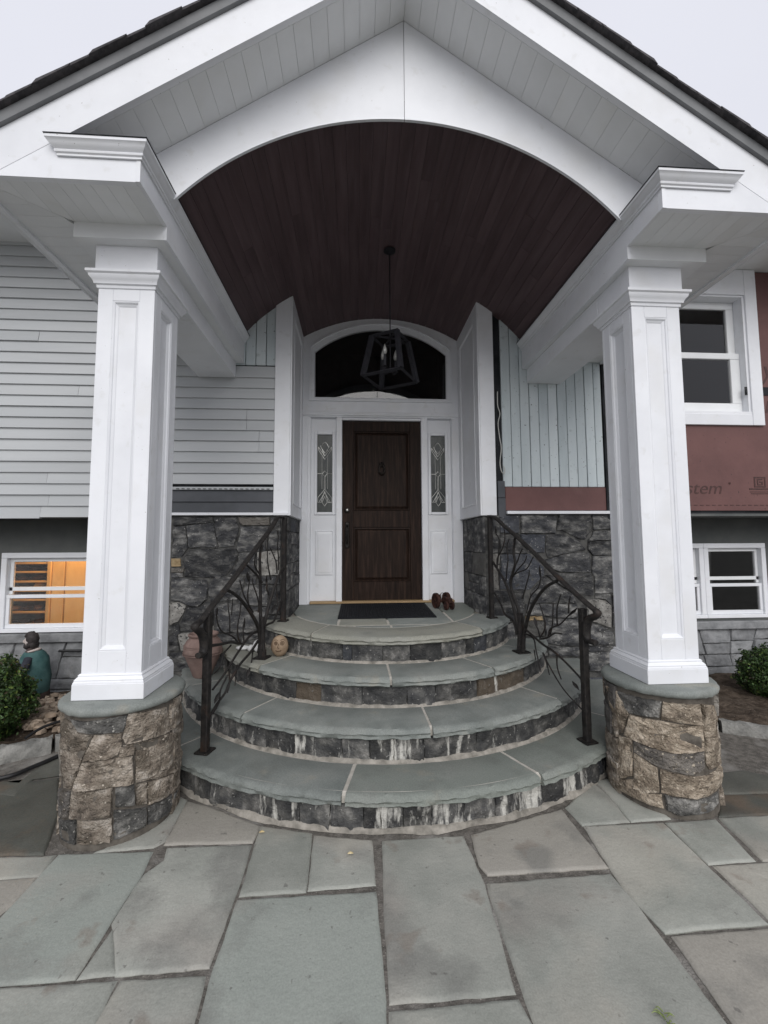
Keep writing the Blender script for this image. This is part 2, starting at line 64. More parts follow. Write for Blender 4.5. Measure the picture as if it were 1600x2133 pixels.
# ---------------------------------------------------------------- materials
def mat(name, cols, scale=6, detail=6, rough=.6, rvar=0, bump=0, bscale=40, bdist=.004, rnd=.0, spec=.4, stretch=(1, 1, 1),
        speck=None, metal=0, streak=False, hue=None, bump2=None, blotch=None, island=False, grain=None):
    m = bpy.data.materials.new(name); m.use_nodes = True
    t = m.node_tree; t.nodes.clear(); N = t.nodes.new; Lk = t.links.new
    out = N('ShaderNodeOutputMaterial'); b = N('ShaderNodeBsdfPrincipled'); Lk(b.outputs[0], out.inputs[0])
    b.inputs['Roughness'].default_value = rough; b.inputs['Specular IOR Level'].default_value = spec; b.inputs['Metallic'].default_value = metal
    co = N('ShaderNodeTexCoord'); oi = N('ShaderNodeObjectInfo')
    ml = N('ShaderNodeMath'); ml.operation = 'MULTIPLY'; ml.inputs[1].default_value = 53.0
    if island:
        gi = N('ShaderNodeNewGeometry'); rnds = gi.outputs['Random Per Island']
    else: rnds = oi.outputs['Random']
    Lk(rnds, ml.inputs[0])
    ad = N('ShaderNodeVectorMath'); ad.operation = 'ADD'; Lk(co.outputs['Object'], ad.inputs[0]); Lk(ml.outputs[0], ad.inputs[1])
    mp = N('ShaderNodeVectorMath'); mp.operation = 'MULTIPLY'; mp.inputs[1].default_value = stretch; Lk(ad.outputs[0], mp.inputs[0])
    n = N('ShaderNodeTexNoise'); n.inputs['Scale'].default_value = scale; n.inputs['Detail'].default_value = detail; n.inputs['Roughness'].default_value = .6
    Lk(mp.outputs[0], n.inputs['Vector'])
    rp = N('ShaderNodeValToRGB'); e = rp.color_ramp.elements
    while len(e) < len(cols): e.new(.5)
    for i, (p, c) in enumerate(cols): e[i].position = .5+(p-.5)*.6; e[i].color = (*c, 1)
    Lk(n.outputs['Fac'], rp.inputs[0]); colr = rp.outputs[0]
    def mixc(fac, a, bcol, mode='MIX'):
        x = N('ShaderNodeMix'); x.data_type = 'RGBA'; x.blend_type = mode
        if isinstance(fac, float): x.inputs['Factor'].default_value = fac
        else: Lk(fac, x.inputs['Factor'])
        Lk(a, x.inputs['A'])
        if isinstance(bcol, tuple): x.inputs['B'].default_value = (*bcol, 1)
        else: Lk(bcol, x.inputs['B'])
        return x.outputs['Result']
    def thr(nsock, a, bb):
        q = N('ShaderNodeMapRange'); q.inputs['From Min'].default_value = a; q.inputs['From Max'].default_value = bb; q.clamp = True
        Lk(nsock, q.inputs['Value']); return q.outputs[0]
    def nz(sca, st=(1, 1, 1), det=4, src=None):
        v = N('ShaderNodeVectorMath'); v.operation = 'MULTIPLY'; v.inputs[1].default_value = st; Lk(src or ad.outputs[0], v.inputs[0])
        x = N('ShaderNodeTexNoise'); x.inputs['Scale'].default_value = sca; x.inputs['Detail'].default_value = det; Lk(v.outputs[0], x.inputs['Vector'])
        return x.outputs['Fac']
    if hue:                                       # some pieces of another stone colour
        for (lo, hi, c) in hue:
            g = N('ShaderNodeMath'); g.operation = 'COMPARE'; g.inputs[1].default_value = (lo+hi)/2; g.inputs[2].default_value = (hi-lo)/2
            Lk(rnds, g.inputs[0])
            g2 = N('ShaderNodeMath'); g2.operation = 'MULTIPLY'; g2.inputs[1].default_value = .75; Lk(g.outputs[0], g2.inputs[0])
            colr = mixc(g2.outputs[0], colr, c)
    if blotch:
        for (sca, a, bb, c, amt) in blotch:
            f = thr(nz(sca), a, bb); g = N('ShaderNodeMath'); g.operation = 'MULTIPLY'; g.inputs[1].default_value = amt; Lk(f, g.inputs[0])
            colr = mixc(g.outputs[0], colr, c)
    if speck:
        sca, a, bb, c = speck
        colr = mixc(thr(nz(sca, det=2), a, bb), colr, c)
    if grain:                                     # fine mineral grain
        q = N('ShaderNodeMapRange'); q.inputs['From Min'].default_value = .3; q.inputs['From Max'].default_value = .7; q.inputs['To Min'].default_value = 1-grain[1]; q.inputs['To Max'].default_value = 1+grain[1]; Lk(nz(grain[0], det=2), q.inputs['Value'])
        v = N('ShaderNodeVectorMath'); v.operation = 'SCALE'; Lk(colr, v.inputs[0]); Lk(q.outputs[0], v.inputs['Scale']); colr = v.outputs[0]
    if rnd:
        q = N('ShaderNodeMapRange'); q.inputs['To Min'].default_value = 1-rnd; q.inputs['To Max'].default_value = 1+rnd; Lk(rnds, q.inputs['Value'])
        v = N('ShaderNodeVectorMath'); v.operation = 'SCALE'; Lk(colr, v.inputs[0]); Lk(q.outputs[0], v.inputs['Scale']); colr = v.outputs[0]
    if streak:                                    # lime washed down from the joints: a stain of its own
        at = N('ShaderNodeAttribute'); at.attribute_type = 'OBJECT'; at.attribute_name = 'streak'
        s1 = nz(26, (1, 1, .13), 5, co.outputs['Object']); s2 = nz(4, (1, 1, .3), 2, co.outputs['Object']); s3 = nz(90, (1, 1, .25), 3, co.outputs['Object'])
        a1 = N('ShaderNodeMath'); a1.operation = 'ADD'; Lk(s1, a1.inputs[0]); Lk(s2, a1.inputs[1])
        a2 = N('ShaderNodeMath'); a2.operation = 'MULTIPLY_ADD'; Lk(s3, a2.inputs[0]); a2.inputs[1].default_value = .35; Lk(a1.outputs[0], a2.inputs[2])
        a3 = N('ShaderNodeMath'); a3.operation = 'ADD'; Lk(a2.outputs[0], a3.inputs[0]); Lk(at.outputs['Fac'], a3.inputs[1])
        colr = mixc(thr(a3.outputs[0], 1.44, 1.60), colr, (.50, .49, .45))
    Lk(colr, b.inputs['Base Color'])
    if rvar:
        q = N('ShaderNodeMapRange'); q.inputs['To Min'].default_value = rough-rvar; q.inputs['To Max'].default_value = rough+rvar; Lk(n.outputs['Fac'], q.inputs['Value']); Lk(q.outputs[0], b.inputs['Roughness'])
    if bump:
        bp = N('ShaderNodeBump'); bp.inputs['Strength'].default_value = bump; bp.inputs['Distance'].default_value = bdist
        h = nz(bscale, stretch, 6)
        if bump2:
            h2 = nz(bump2[0], det=3); a = N('ShaderNodeMath'); a.operation = 'MULTIPLY_ADD'; Lk(h2, a.inputs[0]); a.inputs[1].default_value = bump2[1]; Lk(h, a.inputs[2]); h = a.outputs[0]
        Lk(h, bp.inputs['Height']); Lk(bp.outputs[0], b.inputs['Normal'])
    return m

def glass(name, tint=(1, 1, 1), add=0.0, mul=1.4):
    m = bpy.data.materials.new(name); m.use_nodes = True; t = m.node_tree; t.nodes.clear(); N = t.nodes.new
    o = N('ShaderNodeOutputMaterial'); x = N('ShaderNodeMixShader'); tr = N('ShaderNodeBsdfTransparent'); gl = N('ShaderNodeBsdfGlossy'); fr = N('ShaderNodeFresnel')
    fr.inputs['IOR'].default_value = 1.5; gl.inputs['Roughness'].default_value = .015; tr.inputs['Color'].default_value = (*tint, 1)
    n = N('ShaderNodeTexNoise'); n.inputs['Scale'].default_value = 2.0; bp = N('ShaderNodeBump'); bp.inputs['Strength'].default_value = .04; bp.inputs['Distance'].default_value = .02
    c = N('ShaderNodeTexCoord'); t.links.new(c.outputs['Object'], n.inputs['Vector']); t.links.new(n.outputs['Fac'], bp.inputs['Height']); t.links.new(bp.outputs[0], gl.inputs['Normal'])
    a = N('ShaderNodeMath'); a.operation = 'MULTIPLY_ADD'; a.inputs[1].default_value = mul; a.inputs[2].default_value = add; t.links.new(fr.outputs[0], a.inputs[0])
    t.links.new(a.outputs[0], x.inputs[0]); t.links.new(tr.outputs[0], x.inputs[1]); t.links.new(gl.outputs[0], x.inputs[2]); t.links.new(x.outputs[0], o.inputs[0])
    return m

M = {}
M['white'] = mat('white_paint', [(.3, (.745, .76, .79)), (.7, (.815, .83, .86))], 2.2, 8, .42, .08, .08, 60, .002, .02, .4, blotch=[(14, .62, .72, (.60, .60, .58), .3), (2.6, .56, .72, (.70, .70, .69), .5)], speck=(75, .765, .78, (.40, .39, .37)))
M['soffit'] = mat('soffit_paint', [(.3, (.76, .775, .785)), (.7, (.82, .835, .845))], 3, 6, .55, 0, .08, 70, .002, .03, .3, blotch=[(3, .55, .75, (.60, .60, .57), .4)])
M['siding'] = mat('siding_paint', [(.3, (.435, .452, .462)), (.7, (.485, .50, .508))], 3, 6, .6, 0, .12, 30, .002, .06, .3, stretch=(.15, 1, 1))
M['darksiding'] = mat('dark_siding', [(.3, (.055, .06, .068)), (.7, (.075, .08, .09))], 4, 5, .6, 0, .1, 40, .002, .05)
M['teal'] = mat('weathered_pale_teal_board', [(.2, (.45, .51, .525)), (.5, (.56, .62, .635)), (.8, (.63, .685, .695))], 3, 8, .75, 0, .25, 24, .003, .06, .2, stretch=(1, 1, .18), blotch=[(16, .62, .72, (.30, .335, .335), .4)], speck=(46, .70, .74, (.12, .12, .12)))
M['red'] = mat('red_membrane', [(.3, (.125, .062, .058)), (.7, (.16, .08, .074))], 2, 6, .6, .08, .5, 5, .012, .03, .3, blotch=[(5, .6, .75, (.20, .11, .10), .35), (30, .70, .74, (.07, .035, .03), .6)], speck=(60, .735, .75, (.04, .03, .03)))
M['print'] = mat('membrane_print', [(.3, (.05, .024, .022)), (.7, (.08, .035, .03))], 30, 4, .6)
M['black'] = mat('black_paper', [(.3, (.012, .013, .015)), (.7, (.03, .032, .036))], 5, 6, .8, 0, .2, 20, .004, .05, .2, blotch=[(9, .64, .74, (.13, .13, .13), .5)])
M['dark'] = mat('dark_grey_wall', [(.3, (.085, .092, .09)), (.7, (.12, .125, .12))], 3, 6, .8, 0, .2, 30, .003)
WS = [(.12, (.020, .021, .024)), (.42, (.058, .059, .062)), (.58, (.115, .114, .11)), (.85, (.31, .305, .29))]
M['wallstone'] = mat('dark_rubble_stone', WS, 9, 10, .75, 0, 1.0, 20, .016, .38, .35, stretch=(1, 1, 1.9),
    hue=[(.02, .07, (.19, .185, .17)), (.9, .94, (.045, .05, .062)), (.5, .54, (.16, .145, .125))], speck=(52, .67, .73, (.32, .31, .29)), bump2=(100, .5), blotch=[(13, .62, .66, (.25, .245, .23), .35), (5, .58, .7, (.035, .036, .04), .6)])
M['lightstone'] = mat('pale_speckled_stone', [(.2, (.14, .135, .125)), (.5, (.27, .26, .24)), (.8, (.40, .39, .36))], 14, 9, .75, 0, 1.0, 24, .014, .15, .3, bump2=(100, .5), speck=(40, .60, .66, (.06, .06, .06)))
M['tanstone'] = mat('small_tan_stone', [(.2, (.18, .12, .06)), (.5, (.34, .25, .14)), (.8, (.45, .36, .23))], 14, 9, .75, 0, 1.0, 24, .014, .1, .3)
M['greystone'] = mat('grey_foundation_stone', [(.25, (.16, .165, .17)), (.7, (.27, .275, .28))], 8, 9, .75, 0, .8, 20, .01, .2, .35, bump2=(80, .4))
M['pedstone'] = mat('brown_fieldstone', [(.10, (.072, .062, .054)), (.40, (.19, .158, .125)), (.58, (.31, .268, .22)), (.85, (.56, .51, .45))], 11, 11, .8, 0, 1.3, 26, .02, .22, .3, stretch=(1, 1, 1.5),
    hue=[(.04, .12, (.12, .12, .122)), (.42, .47, (.30, .285, .26))], speck=(70, .64, .72, (.48, .43, .36)), blotch=[(6, .55, .66, (.085, .07, .052), .75), (24, .60, .68, (.06, .05, .04), .6)], bump2=(95, .6))
M['pedstone_pale'] = mat('tan_fieldstone', [(.10, (.11, .09, .07)), (.40, (.26, .212, .16)), (.58, (.40, .335, .26)), (.85, (.66, .58, .47))], 12, 11, .8, 0, 1.3, 26, .02, .2, .3, stretch=(1, 1, 1.5),
    hue=[(.04, .1, (.16, .155, .15))], speck=(70, .62, .70, (.56, .49, .39)), blotch=[(7, .56, .66, (.11, .085, .06), .7), (24, .60, .68, (.07, .055, .04), .6)], bump2=(95, .6))
M['pedstone_dark'] = mat('dark_fieldstone', [(.15, (.030, .030, .031)), (.5, (.10, .098, .092)), (.85, (.30, .29, .27))], 13, 10, .8, 0, 1.3, 28, .016, .2, .3, bump2=(95, .5), speck=(60, .64, .70, (.35, .34, .31)))
M['riser'] = mat('dark_riser_stone', [(.12, (.020, .021, .023)), (.45, (.055, .055, .054)), (.62, (.10, .098, .092)), (.88, (.26, .25, .235))], 11, 10, .75, 0, 1.0, 30, .012, .40, .35, streak=True,
    hue=[(.1, .17, (.15, .115, .08)), (.55, .6, (.03, .034, .042))], bump2=(100, .5), speck=(60, .67, .73, (.26, .255, .24)))
BS = [(.15, (.148, .164, .154)), (.5, (.20, .216, .202)), (.85, (.25, .262, .242))]
M['bluestone'] = mat('bluestone_slab', BS, 3.5, 8, .72, .08, .35, 60, .003, .08, .35, blotch=[(2.2, .55, .75, (.25, .255, .235), .6), (22, .68, .74, (.12, .125, .12), .4), (5, .58, .70, (.155, .165, .15), .5), (7, .62, .70, (.27, .255, .21), .4)], hue=[(.60, .72, (.27, .265, .222)), (.1, .2, (.20, .22, .195))], bump2=(9, .8), grain=(150, .14))
M['flag'] = mat('bluestone_flag', [(.1, (.215, .226, .20)), (.5, (.31, .318, .286)), (.9, (.40, .398, .358))], 2.6, 8, .60, .14, .5, 60, .004, .10, .45,
    blotch=[(1.9, .52, .68, (.31, .292, .262), .8), (3.4, .55, .68, (.165, .165, .152), .6), (34, .68, .73, (.12, .115, .105), .65), (1.3, .58, .66, (.37, .35, .30), .55), (6, .64, .70, (.21, .175, .145), .5)], hue=[(.2, .32, (.34, .315, .275)), (.70, .80, (.27, .295, .268)), (.42, .47, (.37, .365, .325))], bump2=(8, 1.4), grain=(170, .09))
M['flag_dark'] = mat('dark_flag', [(.1, (.055, .056, .048)), (.5, (.085, .087, .075)), (.9, (.13, .13, .112))], 2.6, 8, .6, .1, .35, 70, .003, .1, .35, blotch=[(2.4, .56, .68, (.13, .09, .06), .6), (3.4, .55, .68, (.05, .05, .045), .6)], bump2=(8, .9), grain=(170, .16))  # darker set of flag colours for the slabs beside and behind the pedestals
M['joint'] = mat('damp_joint_sand', [(.3, (.095, .088, .078)), (.7, (.17, .157, .14))], 30, 8, .95, 0, 1, 120, .006, 0, .2, blotch=[(4, .55, .68, (.30, .29, .27), .8)], speck=(160, .66, .72, (.30, .28, .25)))
M['jointmortar'] = mat('pale_joint_mortar', [(.2, (.36, .34, .30)), (.8, (.50, .475, .43))], 20, 6, .9, 0, .6, 80, .004, 0, .2)
M['mortar'] = mat('pale_mortar', [(.2, (.16, .15, .13)), (.8, (.36, .335, .295))], 20, 6, .9, 0, .6, 80, .004, 0, .2)
M['pedmortar'] = mat('brown_mortar', [(.3, (.075, .066, .056)), (.7, (.15, .135, .115))], 14, 6, .9, 0, .6, 70, .004, 0, .2)
M['mortardark'] = mat('grey_mortar', [(.3, (.045, .045, .045)), (.7, (.13, .128, .12))], 14, 6, .9, 0, .6, 70, .004, 0, .2)
M['vault'] = mat('dark_stained_plank', [(.2, (.074, .047, .051)), (.5, (.100, .066, .071)), (.8, (.128, .088, .094))], 5, 8, .48, .1, .15, 40, .002, .10, .35, stretch=(4, .35, 4), blotch=[(5, .6, .75, (.13, .085, .08), .35)])
M['door'] = mat('dark_walnut_door', [(.2, (.012, .0075, .006)), (.5, (.023, .014, .0105)), (.8, (.046, .028, .021))], 9, 9, .55, .08, .12, 50, .002, .0, .12, stretch=(5, 5, .35))
M['iron'] = mat('dark_wrought_iron', [(.3, (.010, .009, .009)), (.7, (.024, .021, .019))], 30, 6, .6, .1, .5, 60, .004, 0, .3, metal=.0, speck=(140, .70, .76, (.10, .09, .085)), blotch=[(12, .6, .72, (.05, .028, .018), .5)])
M['lantern'] = mat('dark_lantern_metal', [(.3, (.012, .012, .015)), (.7, (.02, .02, .025))], 20, 4, .6, .05, .05, 50, .001, 0, .25, metal=.0)
M['bronze'] = mat('aged_bronze', [(.3, (.018, .015, .013)), (.7, (.04, .034, .03))], 30, 4, .35, .05, 0, 50, .001, 0, .5, metal=.7)
M['rubber'] = mat('black_rubber', [(.3, (.005, .006, .008)), (.7, (.010, .011, .014))], 90, 4, .9, 0, .5, 160, .003, 0, .25)
M['hose'] = mat('black_hose', [(.3, (.012, .012, .013)), (.7, (.022, .022, .023))], 20, 4, .45, 0, .1, 90, .001)
M['pot'] = mat('terracotta', [(.2, (.19, .13, .113)), (.8, (.31, .22, .19))], 9, 7, .8, 0, .4, 40, .003, 0, .2, blotch=[(5, .6, .74, (.42, .33, .28), .45)])
M['tan'] = mat('tan_face_stone', [(.2, (.19, .13, .085)), (.8, (.36, .27, .185))], 12, 7, .7, 0, .4, 40, .003, 0, .3)
M['carve'] = mat('carved_line', [(.3, (.07, .04, .02)), (.7, (.10, .06, .035))], 30, 3, .8)
M['bone'] = mat('white_plaster', [(.3, (.66, .66, .65)), (.7, (.78, .78, .77))], 9, 5, .7, 0, .2, 40, .002)
M['rust'] = mat('rusty_iron', [(.2, (.016, .009, .008)), (.5, (.040, .016, .012)), (.8, (.085, .038, .028))], 24, 8, .75, .1, .6, 60, .004, 0, .4, metal=.2)
M['leaf'] = mat('boxwood_leaf', [(.2, (.020, .042, .012)), (.8, (.050, .095, .024))], 3, 3, .5, 0, 0, 30, .001, .65, .35, island=True, hue=[(.88, .97, (.11, .15, .035)), (.0, .03, (.12, .085, .04))])
M['core'] = mat('shrub_wood', [(.3, (.010, .013, .006)), (.7, (.02, .025, .01))], 10, 3, .9)
M['soil'] = mat('bed_soil', [(.3, (.045, .033, .024)), (.7, (.11, .085, .065))], 14, 8, .95, 0, 1, 40, .02, 0, .2, speck=(70, .70, .75, (.28, .25, .22)))
M['earth'] = mat('open_ground', [(.3, (.18, .18, .165)), (.7, (.26, .26, .24))], 2, 8, .95, 0, .6, 20, .02)
M['gravel'] = mat('tan_gravel', [(.3, (.25, .19, .14)), (.7, (.40, .33, .26))], 10, 5, .85, 0, .5, 50, .004, .35, .3, island=True)
M['edge'] = mat('pale_granite_block', [(.2, (.13, .13, .122)), (.8, (.30, .295, .275))], 12, 9, .8, 0, 1.2, 26, .01, .12, .3, bump2=(90, .4))
M['shingle'] = mat('charcoal_shingle', [(.3, (.045, .043, .047)), (.7, (.085, .08, .084))], 30, 6, .85, 0, .8, 120, .004, .25, .3)
M['fascia'] = mat('grey_drip_board', [(.3, (.15, .155, .16)), (.7, (.19, .195, .20))], 6, 5, .6, 0, .05, 60, .002)
M['glass'] = glass('window_glass'); M['darkglass'] = glass('porch_glass', (.62, .62, .62), 0, 1.6)
M['leaded'] = mat('textured_privacy_glass', [(.3, (.035, .042, .042)), (.7, (.075, .082, .076))], 8, 4, .25, .08, .3, 90, .002, 0, .3, stretch=(2, 2, .5))
M['came'] = mat('pewter_came', [(.3, (.42, .42, .40)), (.7, (.55, .55, .52))], 30, 3, .35, 0, 0, 9, .001, 0, .5, metal=.4)
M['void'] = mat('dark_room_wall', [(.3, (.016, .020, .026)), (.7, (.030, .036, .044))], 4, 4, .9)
M['room'] = mat('warm_room_wall', [(.3, (.60, .42, .22)), (.7, (.66, .48, .27))], 3, 4, .8)
M['ply'] = mat('yellow_shelf_wood', [(.3, (.55, .34, .14)), (.7, (.64, .42, .19))], 5, 6, .6, 0, 0, 9, .001, 0, .3, stretch=(1, 1, .3))
M['clutter'] = mat('dark_brown_bundle', [(.3, (.05, .025, .018)), (.7, (.17, .09, .055))], 8, 4, .7, 0, .3, 30, .01, .4, .3)
M['sill'] = mat('threshold_oak', [(.3, (.28, .19, .10)), (.7, (.38, .27, .15))], 12, 6, .6, 0, .1, 50, .002, 0, .3, stretch=(.2, 2, 2))
M['cloak'] = mat('faded_teal_paint', [(.3, (.035, .085, .085)), (.7, (.075, .15, .145))], 9, 6, .75, 0, .3, 40, .003, 0, .2)
M['robe'] = mat('dark_brown_paint', [(.3, (.035, .026, .024)), (.7, (.075, .055, .05))], 9, 6, .8, 0, .3, 40, .003, 0, .2)
M['tunic'] = mat('slate_paint', [(.3, (.03, .032, .042)), (.7, (.055, .057, .07))], 9, 6, .8, 0, .2, 40, .003, 0, .2)
M['skin'] = mat('pale_painted_skin', [(.3, (.42, .36, .33)), (.7, (.55, .49, .46))], 12, 6, .7, 0, .2, 50, .002, 0, .2)
M['hair'] = mat('painted_dark_hair', [(.3, (.026, .022, .022)), (.7, (.05, .043, .042))], 20, 6, .7, 0, .5, 50, .003, 0, .3)
M['bulb'] = mat('clear_bulb', [(.3, (.22, .22, .21)), (.7, (.28, .28, .27))], 4, 2, .08, 0, 0, 9, .001, 0, .8)
M['yellow'] = mat('yellow_leaf', [(.3, (.55, .42, .20)), (.7, (.68, .58, .35))], 30, 3, .7)
M['grass'] = mat('small_weed', [(.3, (.12, .16, .05)), (.7, (.22, .26, .10))], 30, 3, .7)
M['cable'] = mat('pale_cable', [(.3, (.45, .45, .42)), (.7, (.55, .55, .52))], 10, 3, .5)

# ---------------------------------------------------------------- mesh helpers
class MB:
    def __init__(s): s.v = []; s.f = []
    def add(s, vs, fs):
        o = len(s.v); s.v += [tuple(v) for v in vs]; s.f += [tuple(i+o for i in f) for f in fs]; return s
    def box(s, x0, x1, y0, y1, z0, z1, b=0.0):
        if b <= 0:
            vs = [(x, y, z) for x in (x0, x1) for y in (y0, y1) for z in (z0, z1)]
            return s.add(vs, [(0, 1, 3, 2), (4, 6, 7, 5), (0, 4, 5, 1), (2, 3, 7, 6), (0, 2, 6, 4), (1, 5, 7, 3)])
        bm = bmesh.new(); bmesh.ops.create_cube(bm, size=1)
        for v in bm.verts: v.co = ((x0+x1)/2+v.co.x*(x1-x0), (y0+y1)/2+v.co.y*(y1-y0), (z0+z1)/2+v.co.z*(z1-z0))
        bmesh.ops.bevel(bm, geom=bm.edges[:], offset=b, segments=1, affect='EDGES')
        bm.verts.index_update(); s.add([v.co[:] for v in bm.verts], [[v.index for v in f.verts] for f in bm.faces]); bm.free(); return s
    def prism(s, poly, fn, d0, d1):               # poly in a plane, fn(u, v, d) -> xyz
        n = len(poly); a = [fn(u, v, d0) for u, v in poly]; b = [fn(u, v, d1) for u, v in poly]
        return s.add(a+b, [tuple(range(n))[::-1], tuple(range(n, 2*n))]+[(i, (i+1) % n, n+(i+1) % n, n+i) for i in range(n)])
    def grid(s, rows, close=False):               # rows of equal length
        n = len(rows[0]); vs = [p for r in rows for p in r]; fs = []
        for i in range(len(rows)-1):
            for j in range(n if close else n-1):
                k = (j+1) % n; fs.append((i*n+j, i*n+k, (i+1)*n+k, (i+1)*n+j))
        return s.add(vs, fs)
    def loft(s, rings):                           # closed rings, capped
        o = len(s.v); s.grid(rings, True); n = len(rings[0]); t = o+n*(len(rings)-1)
        s.f.append(tuple(range(o, o+n))[::-1]); s.f.append(tuple(range(t, t+n))); return s
    def tube(s, pts, r, sides=7, flat=1.0, n=4):
        P = [Vector(p) for p in pts]; rs = r if isinstance(r, (list, tuple)) else [r]*len(P)
        Q = []; RR = []
        if len(P) > 2 and n > 1:                  # Catmull-Rom
            for i in range(len(P)-1):
                p0 = P[max(i-1, 0)]; p1 = P[i]; p2 = P[i+1]; p3 = P[min(i+2, len(P)-1)]
                for k in range(n):
                    t = k/n; Q.append(.5*((2*p1)+(p2-p0)*t+(2*p0-5*p1+4*p2-p3)*t*t+(3*p1-p0-3*p2+p3)*t**3)); RR.append(rs[i]*(1-t)+rs[i+1]*t)
            Q.append(P[-1]); RR.append(rs[-1])
        else: Q = P; RR = rs
        up = Vector((0.01, .02, 1)); rings = []
        for i, q in enumerate(Q):
            d = (Q[min(i+1, len(Q)-1)]-Q[max(i-1, 0)])
            d = d.normalized() if d.length > 1e-7 else Vector((0, 0, 1))
            if i == 0: a = d.cross(up if abs(d.z) < .95 else Vector((1, 0, 0))).normalized()
            else: a = (a-d*a.dot(d)).normalized()
            b = d.cross(a); rings.append([q+(a*math.cos(2*math.pi*k/sides)+b*math.sin(2*math.pi*k/sides)*flat)*RR[i] for k in range(sides)])
        return s.loft(rings)
    def lathe(s, prof, c, seg=24, sx=1, sy=1):
        return s.loft([[(c[0]+r*math.cos(2*math.pi*k/seg)*sx, c[1]+r*math.sin(2*math.pi*k/seg)*sy, c[2]+z) for k in range(seg)] for r, z in prof])
    def blob(s, c, r, seg=10, jit=.12, seed=0):
        rows = []
        for i in range(seg//2+1):
            th = math.pi*(i+.001)/(seg//2+.002); row = []
            for j in range(seg):
                ph = 2*math.pi*j/seg; d = Vector((math.sin(th)*math.cos(ph), math.sin(th)*math.sin(ph), math.cos(th)))
                q = 1+jit*noise.noise(d*1.7+Vector((seed*3.1, seed, 0))); row.append((c[0]+d.x*r[0]*q, c[1]+d.y*r[1]*q, c[2]+d.z*r[2]*q))
            rows.append(row)
        return s.loft(rows)

def base(o):
    v = Vector((0, 0, 0))
    while o: v += o.location; o = o.parent
    return v
def mk(name, mb, m, parent=None, smooth=None, label=None, cat=None, group=None, kind=None, loc=None):
    me = bpy.data.meshes.new(name); off = base(parent) if parent else Vector(loc or (0, 0, 0))
    me.from_pydata([(v[0]-off.x, v[1]-off.y, v[2]-off.z) for v in mb.v], [], mb.f)
    bm = bmesh.new(); bm.from_mesh(me); bmesh.ops.recalc_face_normals(bm, faces=bm.faces[:]); bm.to_mesh(me); bm.free()
    if smooth is not None:
        for p in me.polygons: p.use_smooth = True
        me.set_sharp_from_angle(angle=R(smooth))
    me.materials.append(M[m] if isinstance(m, str) else m)
    o = bpy.data.objects.new(name, me); COL.objects.link(o)
    if parent: o.parent = parent
    else: o.location = off
    tag(o, label, cat, group, kind); return o
def tag(o, label=None, cat=None, group=None, kind=None):
    if label: o['label'] = label
    if cat: o['category'] = cat
    if group: o['group'] = group
    if kind: o['kind'] = kind
def thing(name, loc, label, cat, group=None):
    o = bpy.data.objects.new(name, None); o.empty_display_size = .1; COL.objects.link(o); o.location = loc
    tag(o, label, cat, group); return o
def copy_tree(o, parent=None):
    c = o.copy(); COL.objects.link(c); c.parent = parent
    for ch in list(o.children): copy_tree(ch, c)
    return c

def area(p): return sum(p[i][0]*p[(i+1) % len(p)][1]-p[(i+1) % len(p)][0]*p[i][1] for i in range(len(p)))/2
def clean(p):
    q = []
    for a in p:
        if not q or math.hypot(a[0]-q[-1][0], a[1]-q[-1][1]) > 1e-4: q.append(a)
    if math.hypot(q[0][0]-q[-1][0], q[0][1]-q[-1][1]) < 1e-4: q.pop()
    if area(q) < 0: q.reverse()
    return q
def inset(p, d):
    n = len(p); o = []
    for i in range(n):
        a = Vector(p[i-1]); b = Vector(p[i]); c = Vector(p[(i+1) % n])
        e1 = (b-a).normalized(); e2 = (c-b).normalized(); n1 = Vector((-e1.y, e1.x)); n2 = Vector((-e2.y, e2.x))
        m = n1+n2; k = m.length
        m = m/k if k > 1e-6 else n1; o.append(b+m*min(d/max(m.dot(n1), .35), d*2.2))
    return [tuple(q) for q in o]
def resample(p, step, jit, rng):
    o = []; n = len(p)
    for i in range(n):
        a = Vector(p[i]); b = Vector(p[(i+1) % n]); L = (b-a).length; k = max(1, int(L/step)); nn = Vector((-(b-a).y, (b-a).x))
        nn = nn/nn.length if nn.length > 0 else nn
        for j in range(k): o.append(tuple(a+(b-a)*(j/k)+nn*(rng.uniform(-jit, jit) if (j or jit > .004) else 0)))
    return o
def stone(poly, fn, gap=.005, depth=.03, proud=.012, rough=.010, step=.035, seed=0, wu=1.0):
    """one rough-faced stone: fn(u, v, d) maps plane coordinates and height off the wall to xyz"""
    rng = random.Random(seed*7919+13)
    p = resample(inset(clean([(u*wu, v) for u, v in poly]), gap), step, .0025, rng)
    cx = sum(a[0] for a in p)/len(p); cy = sum(a[1] for a in p)/len(p); mb = MB(); rings = []
    tilt = (rng.uniform(-.06, .06), rng.uniform(-.06, .06))
    for k, (sca, d) in enumerate(((1, -depth), (1, proud*.55), (.95, proud*.95), (.75, proud), (.5, proud*1.1), (.22, proud*1.1))):
        row = []
        for (u, v) in p:
            uu = cx+(u-cx)*sca; vv = cy+(v-cy)*sca
            nn = noise.fractal(Vector((uu*11+seed*3.7, vv*11, seed*1.3)), .8, 2.1, 4) if k > 1 else 0
            n2 = noise.noise(Vector((uu*34+seed, vv*34, seed*.7))) if k > 1 else 0
            row.append(fn(uu/wu, vv, d+(nn*rough+n2*rough*.35+((uu-cx)*tilt[0]+(vv-cy)*tilt[1]) if k > 1 else 0)))
        rings.append(row)
    return mb.loft(rings)
